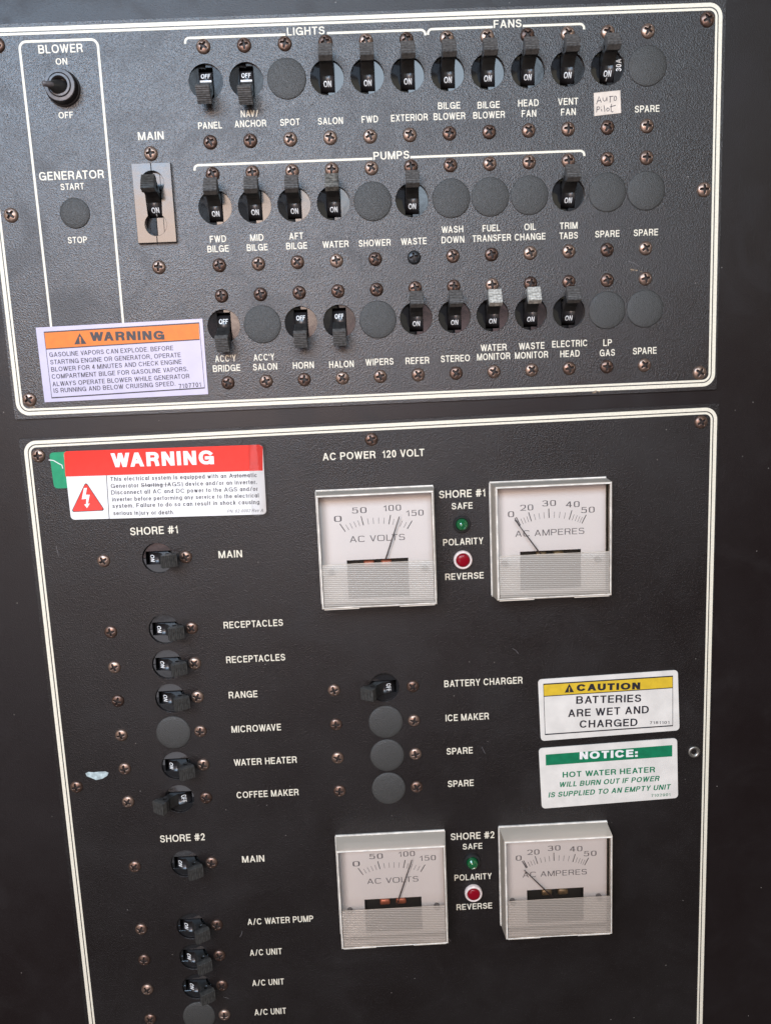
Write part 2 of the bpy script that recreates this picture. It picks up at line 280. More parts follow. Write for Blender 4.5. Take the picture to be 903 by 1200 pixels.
# stroke skeletons of a plain grotesque alphabet: width, strokes (x 0..1 of the width, y 0..1 of the capital height)
GL = {
'A': (.72, [['d',(0,0),(.5,1)], ['d',(1,0),(.5,1)], [(.24,.29),(.76,.29)]]), 'B': (.66, [[(0,0),(0,1)], [(.16,1),(.56,1),A(.56,.76,.38,.24,90,-90),(.16,.52)], [(.5,.52),(.6,.52),A(.6,.26,.4,.26,90,-90),(.16,0)]]),
'C': (.74, [[A(.5,.5,.5,.5,42,318)]]), 'D': (.70, [[(.3,0),(0,0),(0,1),(.42,1),A(.42,.5,.58,.5,90,-90),(.3,0)]]),
'E': (.58, [[(1,1),(0,1),(0,0),(1,0)], [(.1,.52),(.9,.52)]]), 'F': (.54, [[(1,1),(0,1),(0,0)], [(.1,.5),(.85,.5)]]),
'G': (.78, [[A(.5,.5,.5,.5,42,325)], [(.56,.46),(1,.46),(1,0)]]), 'H': (.66, [[(0,0),(0,1)], [(1,0),(1,1)], [(.1,.52),(.9,.52)]]),
'I': (0, [[(0,0),(0,1)]]), 'J': (.5, [[(1,1),(1,.3),A(.5,.3,.5,.3,0,-180)]]), 'K': (.66, [[(0,0),(0,1)], ['d',(.96,1),(.12,.30)], ['d',(.40,.60),(1,0)]]),
'L': (.52, [[(0,1),(0,0),(1,0)]]), 'M': (.80, [[(0,0),(0,1)], ['d',(0.03,1),(.5,0)], ['d',(.97,1),(.5,0)], [(1,0),(1,1)]]), 'N': (.66, [[(0,0),(0,1)], ['d',(0.03,1),(.97,0)], [(1,0),(1,1)]]),
'O': (.80, [[A(.5,.5,.5,.5,0,360)]]), 'P': (.62, [[(0,0),(0,1)], [(.18,1),(.6,1),A(.6,.73,.4,.27,90,-90),(.18,.46)]]),
'Q': (.80, [[A(.5,.5,.5,.5,0,360)], [(.6,.25),(1,0)]]), 'R': (.66, [[(0,0),(0,1)], [(.18,1),(.6,1),A(.6,.74,.38,.26,90,-90),(.18,.48)], [(.6,.46),A(.55,.22,.36,.22,70,0),(.97,0)]]),
'S': (.62, [[A(.5,.76,.46,.24,20,270),A(.5,.26,.5,.26,90,-165)]]), 'T': (.60, [[(0,1),(1,1)], [(.5,.95),(.5,0)]]),
'U': (.66, [[(0,1),(0,.34),A(.5,.34,.5,.34,180,360),(1,1)]]), 'V': (.66, [['d',(0,1),(.5,0)], ['d',(1,1),(.5,0)]]), 'W': (.98, [['d',(0,1),(.26,0)], ['d',(.5,1),(.26,0)], ['d',(.5,1),(.74,0)], ['d',(1,1),(.74,0)]]),
'X': (.64, [['d',(0,0),(1,1)], ['d',(0,1),(1,0)]]), 'Y': (.66, [['d',(0,1),(.5,.38)], ['d',(1,1),(.5,.38)], [(.5,.42),(.5,0)]]), 'Z': (.58, [[(0,1),(1,1)], ['d',(.95,1),(.05,0)], [(0,0),(1,0)]]),
'0': (.50, [[A(.5,.5,.5,.5,0,360)]]), '1': (.34, [[(.1,.76),(.5,.8),(.9,1),(.9,0)]]), '2': (.50, [[A(.5,.70,.5,.30,165,-30),(0,0),(1,0)]]),
'3': (.50, [[A(.48,.75,.44,.25,155,-90),A(.5,.26,.5,.26,90,-160)]]), '4': (.54, [[(.76,0),(.76,1)], ['d',(.7,1),(.02,.28)], [(0,.28),(1,.28)]]),
'5': (.50, [[(.92,1),(.16,1),(.06,.5),A(.5,.32,.5,.32,128,-155)]]), '6': (.50, [[A(.5,.31,.5,.31,0,360)], [A(.5,.5,.5,.5,180,40)]]),
'7': (.50, [[(0,1),(1,1)], ['d',(1,1),(.35,0)]]), '8': (.50, [[A(.5,.76,.44,.24,0,360)], [A(.5,.27,.5,.27,0,360)]]), '9': (.50, [[A(.5,.69,.5,.31,0,360)], [A(.5,.5,.5,.5,0,-140)]]),
'#': (.66, [['d',(.18,0),(.36,1)], ['d',(.64,0),(.82,1)], [(0,.70),(1,.70)], [(0,.30),(1,.30)]]), '/': (.44, [['d',(0,0),(1,1)]]), "'": (0, [[(0,.78),(0,1)]]),
'.': (0, [[(0,-.01),(0,.03)]]), ',': (.08, [[(.8,.03),(.2,-.16)]]), ':': (0, [[(0,-.01),(0,.03)], [(0,.6),(0,.64)]]), '!': (0, [[(0,-.01),(0,.03)], [(0,.32),(0,1)]]),
'-': (.26, [[(0,.38),(1,.38)]]), '(': (.2, [[A(1,.42,1,.62,120,240)]]), ')': (.2, [[A(0,.42,1,.62,60,-60)]]),
'a': (.46, [[A(.46,.35,.46,.35,0,360)], [(1,.7),(1,0)]]), 'b': (.48, [[(0,0),(0,1)], [A(.5,.35,.5,.35,0,360)]]), 'c': (.46, [[A(.5,.35,.5,.35,45,315)]]),
'd': (.48, [[(1,0),(1,1)], [A(.5,.35,.5,.35,0,360)]]), 'e': (.48, [[(.05,.36),(1,.36),A(.5,.35,.5,.35,5,315)]]), 'f': (.24, [[(.4,0),(.4,.84),A(.9,.84,.5,.16,180,90)], [(0,.7),(.95,.7)]]),
'g': (.48, [[A(.5,.35,.5,.35,0,360)], [(1,.7),(1,-.08),A(.5,-.08,.5,.2,0,-150)]]), 'h': (.44, [[(0,0),(0,1)], [(0,.4),A(.5,.42,.5,.28,180,0),(1,0)]]),
'i': (0, [[(0,0),(0,.7)], [(0,.93),(0,.98)]]), 'j': (.12, [[(1,.7),(1,-.12),(0,-.24)], [(1,.93),(1,.98)]]), 'k': (.42, [[(0,0),(0,1)], ['d',(.95,.7),(.1,.2)], ['d',(.38,.42),(1,0)]]),
'l': (0, [[(0,0),(0,1)]]), 'm': (.74, [[(0,0),(0,.7)], [(0,.45),A(.25,.45,.25,.25,180,0),(.5,0)], [(.5,.45),A(.75,.45,.25,.25,180,0),(1,0)]]),
'n': (.44, [[(0,0),(0,.7)], [(0,.4),A(.5,.42,.5,.28,180,0),(1,0)]]), 'o': (.48, [[A(.5,.35,.5,.35,0,360)]]), 'p': (.48, [[(0,-.28),(0,.7)], [A(.5,.35,.5,.35,0,360)]]),
'q': (.48, [[(1,-.28),(1,.7)], [A(.5,.35,.5,.35,0,360)]]), 'r': (.24, [[(0,0),(0,.7)], [(0,.38),A(.95,.4,.95,.3,180,90)]]), 's': (.42, [[A(.5,.53,.44,.17,20,270),A(.5,.18,.5,.18,90,-165)]]),
't': (.24, [[(.4,.92),(.4,.14),(.95,0)], [(0,.7),(.95,.7)]]), 'u': (.44, [[(0,.7),(0,.28),A(.5,.28,.5,.28,180,360)], [(1,.7),(1,0)]]), 'v': (.44, [['d',(0,.7),(.5,0)], ['d',(1,.7),(.5,0)]]),
'w': (.68, [['d',(0,.7),(.26,0)], ['d',(.5,.7),(.26,0)], ['d',(.5,.7),(.74,0)], ['d',(1,.7),(.74,0)]]), 'x': (.44, [['d',(0,0),(1,.7)], ['d',(0,.7),(1,0)]]), 'y': (.44, [['d',(0,.7),(.5,0)], ['d',(1,.7),(.35,-.26)]]), 'z': (.42, [[(0,.7),(1,.7),(0,0),(1,0)]]),
}
def stroke_outline(pts, t, z):
    """mitred ribbon along pts (closed when the ends meet), square ends"""
    q = [pts[0]]
    for p in pts[1:]:
        if math.hypot(p[0]-q[-1][0], p[1]-q[-1][1]) > 1e-3: q.append(p)
    closed = len(q) > 3 and math.hypot(q[0][0]-q[-1][0], q[0][1]-q[-1][1]) < 2e-2
    if closed: q.pop()
    n = len(q); L, R = [], []
    for i in range(n):
        pr = q[i-1] if (i or closed) else None; nx_ = q[(i+1) % n] if (i < n-1 or closed) else None
        ds = []
        if pr: ds.append((q[i][0]-pr[0], q[i][1]-pr[1]))
        if nx_: ds.append((nx_[0]-q[i][0], nx_[1]-q[i][1]))
        ds = [(a/math.hypot(a, b), b/math.hypot(a, b)) for a, b in ds]
        if len(ds) == 1:
            d = ds[0]; k = 1; e = t/2*(1 if nx_ is None else -1); c = (q[i][0]+d[0]*e, q[i][1]+d[1]*e)
        else:
            d = (ds[0][0]+ds[1][0], ds[0][1]+ds[1][1]); l = math.hypot(*d)
            if l < 1e-3: d = ds[0]; l = 1
            d = (d[0]/l, d[1]/l); k = min(1.9, 1/max(.2, d[0]*ds[0][0]+d[1]*ds[0][1])); c = q[i]
        nx, ny = -d[1]*t/2*k, d[0]*t/2*k
        L.append((c[0]+nx, c[1]+ny, z)); R.append((c[0]-nx, c[1]-ny, z))
    f = []
    for i in range(n if closed else n-1):
        j = (i+1) % n; f.append((n+i, n+j, j, i))
    return L+R, f
KERN = {'WA': .14, 'AW': .14, 'AV': .14, 'VA': .14, 'AT': .12, 'TA': .12, 'LT': .1, 'PA': .1, 'AY': .12, 'LV': .1, 'AU': .02, 'OW': .03, 'VO': .04}
def text_mesh(s, wd, cap, m, bold=0.0, shear=0.0, th=None, spacing=1.0, power=2.25, fine=False):
    """printed lettering centred on 0,0; wd = width and cap = capital height in mm"""
    t = th or 0.134+bold
    x = 0; V, F = [], []; ns = 0; prev = ' '
    for ch in s:
        if ch == ' ': x += .34; prev = ' '; continue
        if prev+ch in KERN: x -= KERN[prev+ch]
        prev = ch
        w_, strokes = GL[ch]; wt = w_+t if w_ == 0 else max(w_*(1+0.8*(t-0.148)), t+.1)
        for st in strokes:
            if st[0] == 'd':
                (ax, ay), (bx, by) = st[1], st[2]; X0, X1 = x+t/2+ax*(wt-t), x+t/2+bx*(wt-t)
                Y0, Y1 = [(0 if q == 0 else 1 if q == 1 else t/2+q*(1-t)+(t/2 if q == .7 else 0)) for q in (ay, by)]
                hw = t/2*math.hypot(X1-X0, Y1-Y0)/abs(Y1-Y0)*0.96; nq = 4 if fine else 1
                v = []
                for k in range(nq+1):
                    e = k/nq; v += [(X0+(X1-X0)*e-hw, Y0+(Y1-Y0)*e, ns*.006), (X0+(X1-X0)*e+hw, Y0+(Y1-Y0)*e, ns*.006)]
                up_ = Y1 > Y0; o = len(V); V += v; ns = (ns+1) % 7
                F += [tuple(o+i for i in ((2*k, 2*k+1, 2*k+3, 2*k+2) if up_ else (2*k+1, 2*k, 2*k+2, 2*k+3))) for k in range(nq)]
                continue
            pts = []
            for it in st:
                if it[0] == 'a':
                    _, cx, cy, rx, ry, a0, a1 = it; n = max(4, int(abs(a1-a0)/(15 if fine else 22)))
                    for k in range(n+1):
                        a = math.radians(a0+(a1-a0)*k/n); c, sn = math.cos(a), math.sin(a)
                        pts.append((cx+rx*math.copysign(abs(c)**(2/power), c), cy+ry*math.copysign(abs(sn)**(2/power), sn)))
                else: pts.append(it)
            if fine:
                q = [pts[0]]
                for p in pts[1:]:
                    for k in (1, 2, 3): q.append((q[-1][0]+(p[0]-q[-1][0])/(4-k), q[-1][1]+(p[1]-q[-1][1])/(4-k)))
                pts = q
            pts = [(x+t/2+px*(wt-t), t/2+py*(1-t)) for px, py in pts]
            v, f = stroke_outline(pts, t, ns*0.006); ns = (ns+1) % 7
            o = len(V); V += v; F += [tuple(i+o for i in qq) for qq in f]
        x += wt+(.15-0.12*(t-.148))*spacing
    x0, x1 = min(v[0] for v in V), max(v[0] for v in V)
    sx = wd/(x1-x0) if wd else cap
    V = [((vx-(x0+x1)/2)*sx+shear*(vy-.5)*cap, (vy-.5)*cap, vz) for vx, vy, vz in V]
    return me_from('lettering', V, F, m)
# ---------------------------------------------------------------- object helpers
RX = Matrix.Rotation(math.pi/2, 4, 'X')
def place(x, y, z, rot=0): return Matrix.Translation((x*MM, -z*MM, y*MM)) @ RX @ Matrix.Rotation(rot, 4, 'Z')
def thing(name, label, cat, x, y, z=0, rot=0, group=None):
    o = bpy.data.objects.new(name, None); COL.objects.link(o); o.empty_display_size = 0.005
    o.matrix_world = place(x, y, z, rot); o['label'] = label; o['category'] = cat
    if group: o['group'] = group
    return o
def part(name, me, parent, x=0, y=0, z=0, rot=0, label=None, kind=None):
    o = bpy.data.objects.new(name, me); COL.objects.link(o); o.parent = parent
    o.matrix_local = Matrix.Translation((x*MM, y*MM, z*MM)) @ Matrix.Rotation(rot, 4, 'Z')
    if label: o['label'] = label
    if kind: o['kind'] = kind
    return o
def raw_part(name, vf, m, parent, smooth=False, **k): return part(name, me_from(name, vf[0], vf[1], m, smooth), parent, **k)
def solo(name, me, label, cat, x, y, z=0, rot=0, group=None):
    o = bpy.data.objects.new(name, me); COL.objects.link(o); o.matrix_world = place(x, y, z, rot)
    o['label'] = label; o['category'] = cat
    if group: o['group'] = group
    return o
def structure(name, me):
    o = bpy.data.objects.new(name, me); COL.objects.link(o); o.matrix_world = place(0, 0, 0); o['kind'] = 'structure'; return o
# ---------------------------------------------------------------- the setting
WALLZ = -1.2
structure('wall', sheet('wall', [(-900, -1100), (1100, -1100), (1100, 500), (-900, 500)],
    [[(-119, 9), (281, 9), (281, -191), (-119, -191)], [(-117, -215), (283, -213), (283, -700), (-117, -700)]], WALLZ-6, WALLZ, M['wall']))
rv, rf = box(-130, 295, -712, 22, -90, WALLZ-6.2)
structure('recess_light_stop', me_from('recess_light_stop', rv, [f[::-1] for f in rf if f != (4, 5, 7, 6)], M['dark']))  # unseen dark box added to stop light leaking in from behind
# ---------------------------------------------------------------- panels
HR = 9.3
PITCH = 22.2
R1, R2, R3 = -17.8, -83.8, -149.0
LROW = [-283.64, -328.16, -350.75, -372.58, -395.19, -417.57, -440.0, -484.96, -529.52, -551.82, -573.81, -595.89]
LX, MX = -49.8, 83.0
up = [[(-125.3, -197.4), (287.5, -197.4), (287.5, 15), (-125.3, 15)]]
UP = thing('control_panel', 'upper black textured panel with three rows of breakers and a cream double border', 'control panel', 80, -90)
LP_ = thing('control_panel', 'lower black textured panel headed AC POWER 120 VOLT with four square meters', 'control panel', 80, -420)
def upart(name, me, panel, **k):
    """part given in absolute panel millimetres"""
    ox, oy = (80, -90) if panel is UP else (80, -420)
    return part(name, me, panel, k.pop('x', 0)-ox, k.pop('y', 0)-oy, k.pop('z', 0), **k)
row1 = ['PANEL', 'NAV/ANCHOR', None, 'SALON', 'FWD', 'EXTERIOR', 'BILGE BLOWER', 'BILGE BLOWER', 'HEAD FAN', 'VENT FAN', 'AUTO', None]
row2 = ['FWD BILGE', 'MID BILGE', 'AFT BILGE', 'WATER', None, 'WASTE', None, None, None, 'TRIM TABS', None, None]
row3 = ['BRIDGE', None, 'HORN', 'HALON', None, 'REFER', 'STEREO', 'WATER MONITOR', 'WASTE MONITOR', 'ELECTRIC HEAD', None, None]
low = ['SHORE 1 MAIN', 'RECEPTACLES', 'RECEPTACLES', 'RANGE', None, 'WATER HEATER', 'COFFEE MAKER', 'SHORE 2 MAIN', 'A/C WATER PUMP', 'A/C UNIT', 'A/C UNIT', None]
uholes = []
for ry, rw in ((R1, row1), (R2, row2), (R3, row3)):
    for i, nme in enumerate(rw): uholes.append(circ(i*PITCH, ry, HR))
uholes.append(circ(-78.5, -84.0, 6.6)); uholes.append(circ(-77.7, -18.8, 5.5))
uholes.append([(-42.5, -61.5), (-24.5, -61.5), (-24.5, -100.5), (-42.5, -100.5)])
upart('face_plate', sheet('face_plate', rpoly([(-125.3, -197.4), (287.5, -197.4), (287.5, 15), (-125.3, 15)], 1.0, 3), uholes, -1.25, 0, M['panel'], 0.12), UP)
lholes = [circ(LX, y, HR) for y in LROW]+[circ(MX, LROW[i], HR) for i in (3, 4, 5, 6)]
MET = {'v1': (82.4, -282.0), 'a1': (186.4, -281.6), 'v2': (82.5, -505.8), 'a2': (187.6, -505.4)}
upart('face_plate', sheet('face_plate', rpoly([(-125.4, -660), (289.6, -660), (289.4, -205.4), (-124.4, -208.5)], 1.0, 3), lholes, -1.25, 0, M['panel_low'], 0.12), LP_)
def border(corners, panel, z=0.05):
    for inset, wd, r in ((0, 2.05, 6.2), (2.25, 1.25, 4.1)):
        (x0, y0), (x1, y1), (x2, y2), (x3, y3) = corners
        c = [(x0+inset, y0+inset), (x1-inset, y1+inset), (x2-inset, y2-inset), (x3+inset, y3-inset)]
        v, f = ribbon(rpoly(c, r, 8), wd, z, True)
        upart('border_line', me_from('border_line', v, f, M['print']), panel)
border([(-122.5, -194.2), (285.3, -194.2), (284.5, 12.3), (-122.8, 11.8)], UP)
border([(-121.9, -650), (287.5, -650), (287.2, -208.7), (-121.0, -211.1)], LP_)
# printed outlines
v, f = ribbon(rpoly([(-98.3, -175), (-57.4, -175), (-57.0, 5.6), (-99.3, 5.6)], 3.6, 6), 1.25, 0.05, True)
upart('outline', me_from('outline', v, f, M['print']), UP)
def bracket(x0, x1, y, g0, g1, hook=2.8):
    a = [(x0, y-hook)]+[(x0+2.2*(1-math.cos(t)), y-2.2+2.2*math.sin(t)) for t in (0, .4, .8, 1.2, math.pi/2)]+[(g0, y)]
    b = [(g1, y)]+[(x1-2.2*(1-math.cos(t)), y-2.2+2.2*math.sin(t)) for t in (math.pi/2, 1.2, .8, .4, 0)]+[(x1, y-hook)]
    for q in (a, b):
        v, f = ribbon(q, 1.2, 0.05); upart('bracket_line', me_from('bracket_line', v, f, M['print']), UP)
bracket(-9.7, 121.4, 4.6, P(334.5, 40)[0], P(383, 38)[0])
bracket(122.9, 208.9, 4.8, P(577, 31)[0], P(612, 30)[0])
bracket(-9.9, 208.9, -61.0, P(436.5, 186)[0], P(480.5, 184)[0])
# lettering on the panels: text, centre on photograph, width, capital height (photograph px)
LET = [('LIGHTS',358.2,36.3,44,9.3),('FANS',594.3,27.8,32.5,9.3),('PUMPS',458.3,182,41.8,9.3),('BLOWER',71.1,57,52,10),('ON',72.3,72,13.6,7.5),
('OFF',77.4,134.9,17,7.5),('MAIN',176.9,159.2,30,9.3),('GENERATOR',84,205.3,76,9.8),('START',84.9,218.6,27.6,7.5),('STOP',91,281.2,22.6,7.5),
('PANEL',246.3,147,28,8),('NAV/',292.4,133.2,20.5,8),('ANCHOR',293.4,144.8,37,8),('SPOT',339.7,143.2,23,8),('SALON',387,141.7,29.3,8),('FWD',433.2,139.7,19.3,8),
('EXTERIOR',479.5,137.8,43,8),('BILGE',525.9,123.7,26,8),('BLOWER',526.3,136.2,37,8),('BILGE',572.2,122.9,26,8),('BLOWER',572.6,134.7,37,8),
('HEAD',618.7,120.6,24,8),('FAN',619.3,133,17,8),('VENT',665.2,118.9,23.6,8),('FAN',665.4,131.1,17.3,8),('SPARE',757.6,127.5,29,8),
('FWD',255.5,280,19,7.8),('BILGE',255.6,291.5,25,7.8),('MID',301,278.4,15.6,7.8),('BILGE',301.5,289.9,24.5,7.8),('AFT',347,276.6,16.5,7.8),('BILGE',347.6,288,24.5,7.8),
('WATER',393.1,286.2,30.5,7.8),('SHOWER',438.8,284.6,37.5,7.8),('WASTE',484.6,282.7,30,7.8),('WASH',529.7,268.8,25.3,7.8),('DOWN',530.3,280.8,26.5,7.8),
('FUEL',575.3,267.3,20.6,7.8),('TRANSFER',575.8,278.9,45,7.8),('OIL',620.6,265.8,13.5,7.8),('CHANGE',620.6,277.4,36,7.8),('TRIM',665.8,264.4,20.6,7.8),
('TABS',665.8,276,21.5,7.8),('SPARE',711,274,28.6,7.8),('SPARE',756.1,272.4,28.6,7.8),
("ACC'Y",264.3,420,24.5,7.8),('BRIDGE',265.6,431.4,32,7.8),("ACC'Y",309.3,418.6,24.5,7.8),('SALON',310.6,429.8,28.3,7.8),('HORN',355.4,428,24.5,7.8),
('HALON',400,426.8,28.7,7.8),('WIPERS',444.5,424,32.6,7.8),('REFER',488.8,422.5,27.6,7.8),('STEREO',533.2,420,34,7.8),('WATER',578,407.2,30.3,7.8),
('MONITOR',578,417.7,38.7,7.8),('WASTE',622.5,405.3,30,7.8),('MONITOR',622.3,416,38.7,7.8),('ELECTRIC',667,402.6,41,7.8),('HEAD',667.3,414.4,22.7,7.8),
('LP',711.3,401.5,10,7.8),('GAS',711,413.3,17.7,7.8),('SPARE',754.8,411,27.8,7.8)]
LETL = [('AC POWER  120 VOLT',437.5,532.7,119,8.6),('SHORE #1',180.5,621.6,56,9),('MAIN',269.9,649.3,27.6,8.4),('RECEPTACLES',296.8,731,69.5,7.8),
('RECEPTACLES',299.6,771.6,69,7.8),('RANGE',284.9,813.8,33.7,7.8),('MICROWAVE',300.3,853.3,58,7.8),('WATER HEATER',310.9,891.8,73.7,7.6),
('COFFEE MAKER',313.6,929.9,72.6,7.5),('SHORE #2',213.8,981.8,52.5,8.2),('MAIN',296.7,1006.4,26,7.6),('A/C WATER PUMP',328.5,1078.3,77,7.2),
('A/C UNIT',311.5,1115.5,37.5,7.1),('A/C UNIT',314.1,1151,37.2,7),('A/C UNIT',316.7,1185.3,37,7),('BATTERY CHARGER',566,799.1,91.5,7.9),
('ICE MAKER',547.1,840.2,50.5,7.8),('SPARE',538.2,879.8,30.7,7.6),('SPARE',539.5,917.9,30.4,7.5),('SHORE #1',541.1,578.4,54,8.8),('SAFE',541.1,592.7,24.6,7.5),
('POLARITY',542.4,634.6,47,7.8),('REVERSE',543.9,675,45,7.5),('SHORE #2',553.2,979.3,51,8),('SAFE',553.2,991.6,23,6.8),('POLARITY',554,1027.5,43.5,7),('REVERSE',555.4,1062,41.5,6.8)]
_tc = {}
for panel, lst in ((UP, LET), (LP_, LETL)):
    for s, u, v_, wd, cap in lst:
        k = mmpp(u, v_); x, y = P(u, v_)
        ky = math.hypot(P(u, v_+5)[0]-P(u, v_-5)[0], P(u, v_+5)[1]-P(u, v_-5)[1])/10
        upart('lettering', text_mesh(s, wd*k, cap*ky, M['print'], 0.012), panel, x=x, y=y, z=0.07)
# ---------------------------------------------------------------- screws
def screw_mesh(name, m):
    n, rings, R_, H = 72, 22, 3.9, 2.0
    v, f = [], []
    for k in range(rings+1):
        r = R_*k/rings
        for i in range(n):
            a = 2*math.pi*i/n; x, y = r*math.cos(a), r*math.sin(a)
            z = H*math.sqrt(max(0, 1-(r/R_)**2.2))*0.92
            d = min(abs(x), abs(y)); l = max(abs(x), abs(y))
            hw = 0.80-0.12*l
            if l < 2.5 and d < hw: z = max(0.2, z-1.4*min(1, (hw-d)/0.2)*min(1, (2.55-l)/0.35))
            v.append((x, y, z+0.05))
    for k in range(rings):
        for i in range(n):
            j = (i+1) % n; f.append((k*n+i, (k+1)*n+i, (k+1)*n+j, k*n+j))
    o = len(v)
    for i in range(n): a = 2*math.pi*i/n; v.append((R_*math.cos(a), R_*math.sin(a), -1))
    for i in range(n): j = (i+1) % n; f.append((rings*n+i, o+i, o+j, rings*n+j))
    me = me_from(name, v, f, m, True); me.materials.append(M['recess'])
    for p in me.polygons:
        c = p.center/MM; l, d = max(abs(c.x), abs(c.y)), min(abs(c.x), abs(c.y))
        if l < 2.45 and d < 0.74-0.12*l and math.hypot(c.x, c.y) < 2.6: p.material_index = 1
    return me
SCR = screw_mesh('screw', M['screw']); SCRB = screw_mesh('screw', M['screw_black'])
def screw(x, y, panel, black=False, label=None, sc=1.0):
    o = upart('screw', SCRB if black else SCR, panel, x=x, y=y, z=0, rot=random.uniform(0, math.pi), label=label)
    if sc != 1: o.scale = (sc, sc, sc)
    return o
for i in range(12):
    for yt in (0, -66.0, -132.1):
        screw(i*PITCH, yt, UP)
        blk = (i == 5 and yt == -66.0)
        screw(i*PITCH, yt-49.2, UP, blk, 'black screw among the bronze ones' if blk else None)
for (u, v_) in ((828, 23), (823.9, 222.3), (818.8, 436.7), (13.5, 252.3), (-2.5, 53), (35, 468.3)):
    x, y = P(u, v_); screw(x, y, UP, sc=1.04)
for (u, v_) in ((177, 180), (186.4, 313)):
    x, y = P(u, v_); screw(x, y, UP)
for y in LROW:
    screw(-82.2, y, LP_); screw(-33.0, y, LP_)
for i in (3, 4, 5, 6):
    screw(51.7, LROW[i], LP_); screw(100.8, LROW[i], LP_)
for (u, v_) in ((45.5, 534), (435, 514.8), (820.5, 494.5), (90.1, 921.9)):
    x, y = P(u, v_); screw(x, y, LP_)
x, y = P(812.5, 881)
g = upart('socket_screw', me_from('socket_screw', *lathe([(3.9, -0.5), (3.9, 0.5), (3.5, 1.0), (2.4, 1.0), (2.0, 0.3), (1.6, -0.4), (0.4, -0.6)], 32), M['steel'], True), LP_, x=x, y=y, label='bare steel socket head screw')
# ---------------------------------------------------------------- blank caps
def cap_mesh(r):
    prof = [(r, -0.5), (r, 0.25), (r-0.2, 0.5), (r-0.8, 0.62)]
    for t in range(1, 7): prof.append((r*(1-0.15*t)+0.0, 0.62+0.8*math.sin(t/6*math.pi/2)))
    return me_from('blank_cap', *lathe(prof, 64), M['cap'], True)
CAP = cap_mesh(10.7); CAPS = cap_mesh(8.3)
G_CAP = 'round blank caps plugging unused breaker holes'
def cap(x, y, label, mesh=CAP): return solo('blank_cap', mesh, label, 'blank cap', x, y, 0, random.uniform(0, 6), G_CAP)
for i, y, lb in ((2, R1, 'round dark cap above the word SPOT in the top row'), (11, R1, 'round dark cap above SPARE at the right end of the top row'),
 (4, R2, 'round dark cap above the word SHOWER'), (6, R2, 'round dark cap above WASH DOWN'), (7, R2, 'round dark cap above FUEL TRANSFER'),
 (8, R2, 'round dark cap above OIL CHANGE'), (10, R2, 'round dark cap above SPARE in the middle row, next to the TRIM TABS breaker'),
 (11, R2, 'round dark cap above SPARE at the right end of the middle row'), (1, R3, "round dark cap above ACC'Y SALON"),
 (4, R3, 'round dark cap above the word WIPERS'), (10, R3, 'round dark cap above LP GAS'), (11, R3, 'round dark cap above SPARE at the right end of the third row')):
    cap(i*PITCH, y, lb)
cap(-78.5, -84.0, 'small round dark cap between START and STOP under GENERATOR', CAPS)
cap(LX, LROW[4], 'round dark cap left of the word MICROWAVE')
cap(LX, LROW[11], 'round dark cap at the bottom edge, left of the lowest A/C UNIT')
cap(MX, LROW[4], 'round dark cap left of the words ICE MAKER')
cap(MX, LROW[5], 'round dark cap left of the upper SPARE under ICE MAKER')
cap(MX, LROW[6], 'round dark cap left of the lower SPARE under ICE MAKER')
# ---------------------------------------------------------------- breakers
# local frame: y towards the ON side, x across, z out; pivot at (0, PV)
PVZ, DR = -6.2, 6.6
def case_meshes(slope):
    z1 = -1.35; hw = 9.4
    halves = []
    for sgn in (-1, 1):
        tilt = 0.0
        prof = []
        # half case with the centre slot cut out
        def blk(x0, x1, y0, y1):
            v, f = bbox(min(x0, x1), max(x0, x1), y0, y1, z1-9, z1, 0.15)
            return [(x, y, z-(abs(x)-0.1)*(0.01 if sgn > 0 else slope)+(min(0, slope)*6.5 if sgn < 0 else 0)) for x, y, z in v], f
        a = blk(sgn*3.9, sgn*hw, -24, 24)
        b = blk(sgn*0.09, sgn*3.9, 7.6, 24); c = blk(sgn*0.09, sgn*3.9, -24, -7.4)
        halves.append(me_from('case_half', *join([a, b, c]), M['body']))
    return halves
CASE = case_meshes(-0.32); CASEL = case_meshes(0.13)
v, f = box(-3.85, 3.85, -7.5, 7.7, -14, -10); SLOT = me_from('slot_floor', v, f, M['dark'])
def cyl_x(r, x0, x1, n=40, cz=0.0):
    v = [(x, r*math.cos(2*math.pi*i/n), cz+r*math.sin(2*math.pi*i/n)) for x in (x0, x1) for i in range(n)]
    f = [(i, i+n, (i+1) % n+n, (i+1) % n) for i in range(n)]+[tuple(range(n))[::-1], tuple(range(n, 2*n))]
    return v, f
me = me_from('drum', *cyl_x(DR, -3.65, 3.65, 120), M['drum'], False); DRUM = me
for p in me.polygons: p.use_smooth = len(p.vertices) == 4
def lever_mesh(tip0=16.6, width=7.3):
    """arm profile in the swing plane with a lock-out hole, extruded across"""
    out = [(-3.0, 4.5), (-2.3, 9.5), (-2.2, 13.6), (-3.9, tip0-1.1), (-3.9, tip0), (3.9, tip0), (3.9, tip0-2.4), (2.6, 12.4), (2.7, 9.0), (3.4, 4.5)]
    me = sheet('lever', out, [circ(0.5, 14.0, 1.25, 16)], -width/2, width/2, M['lever'], 0.22)
    # (s, r, across) -> (x=across, y=s, z=r)
    me.transform(Matrix(((0, 0, 1, 0), (1, 0, 0, 0), (0, 1, 0, 0), (0, 0, 0, 1))))
    return me
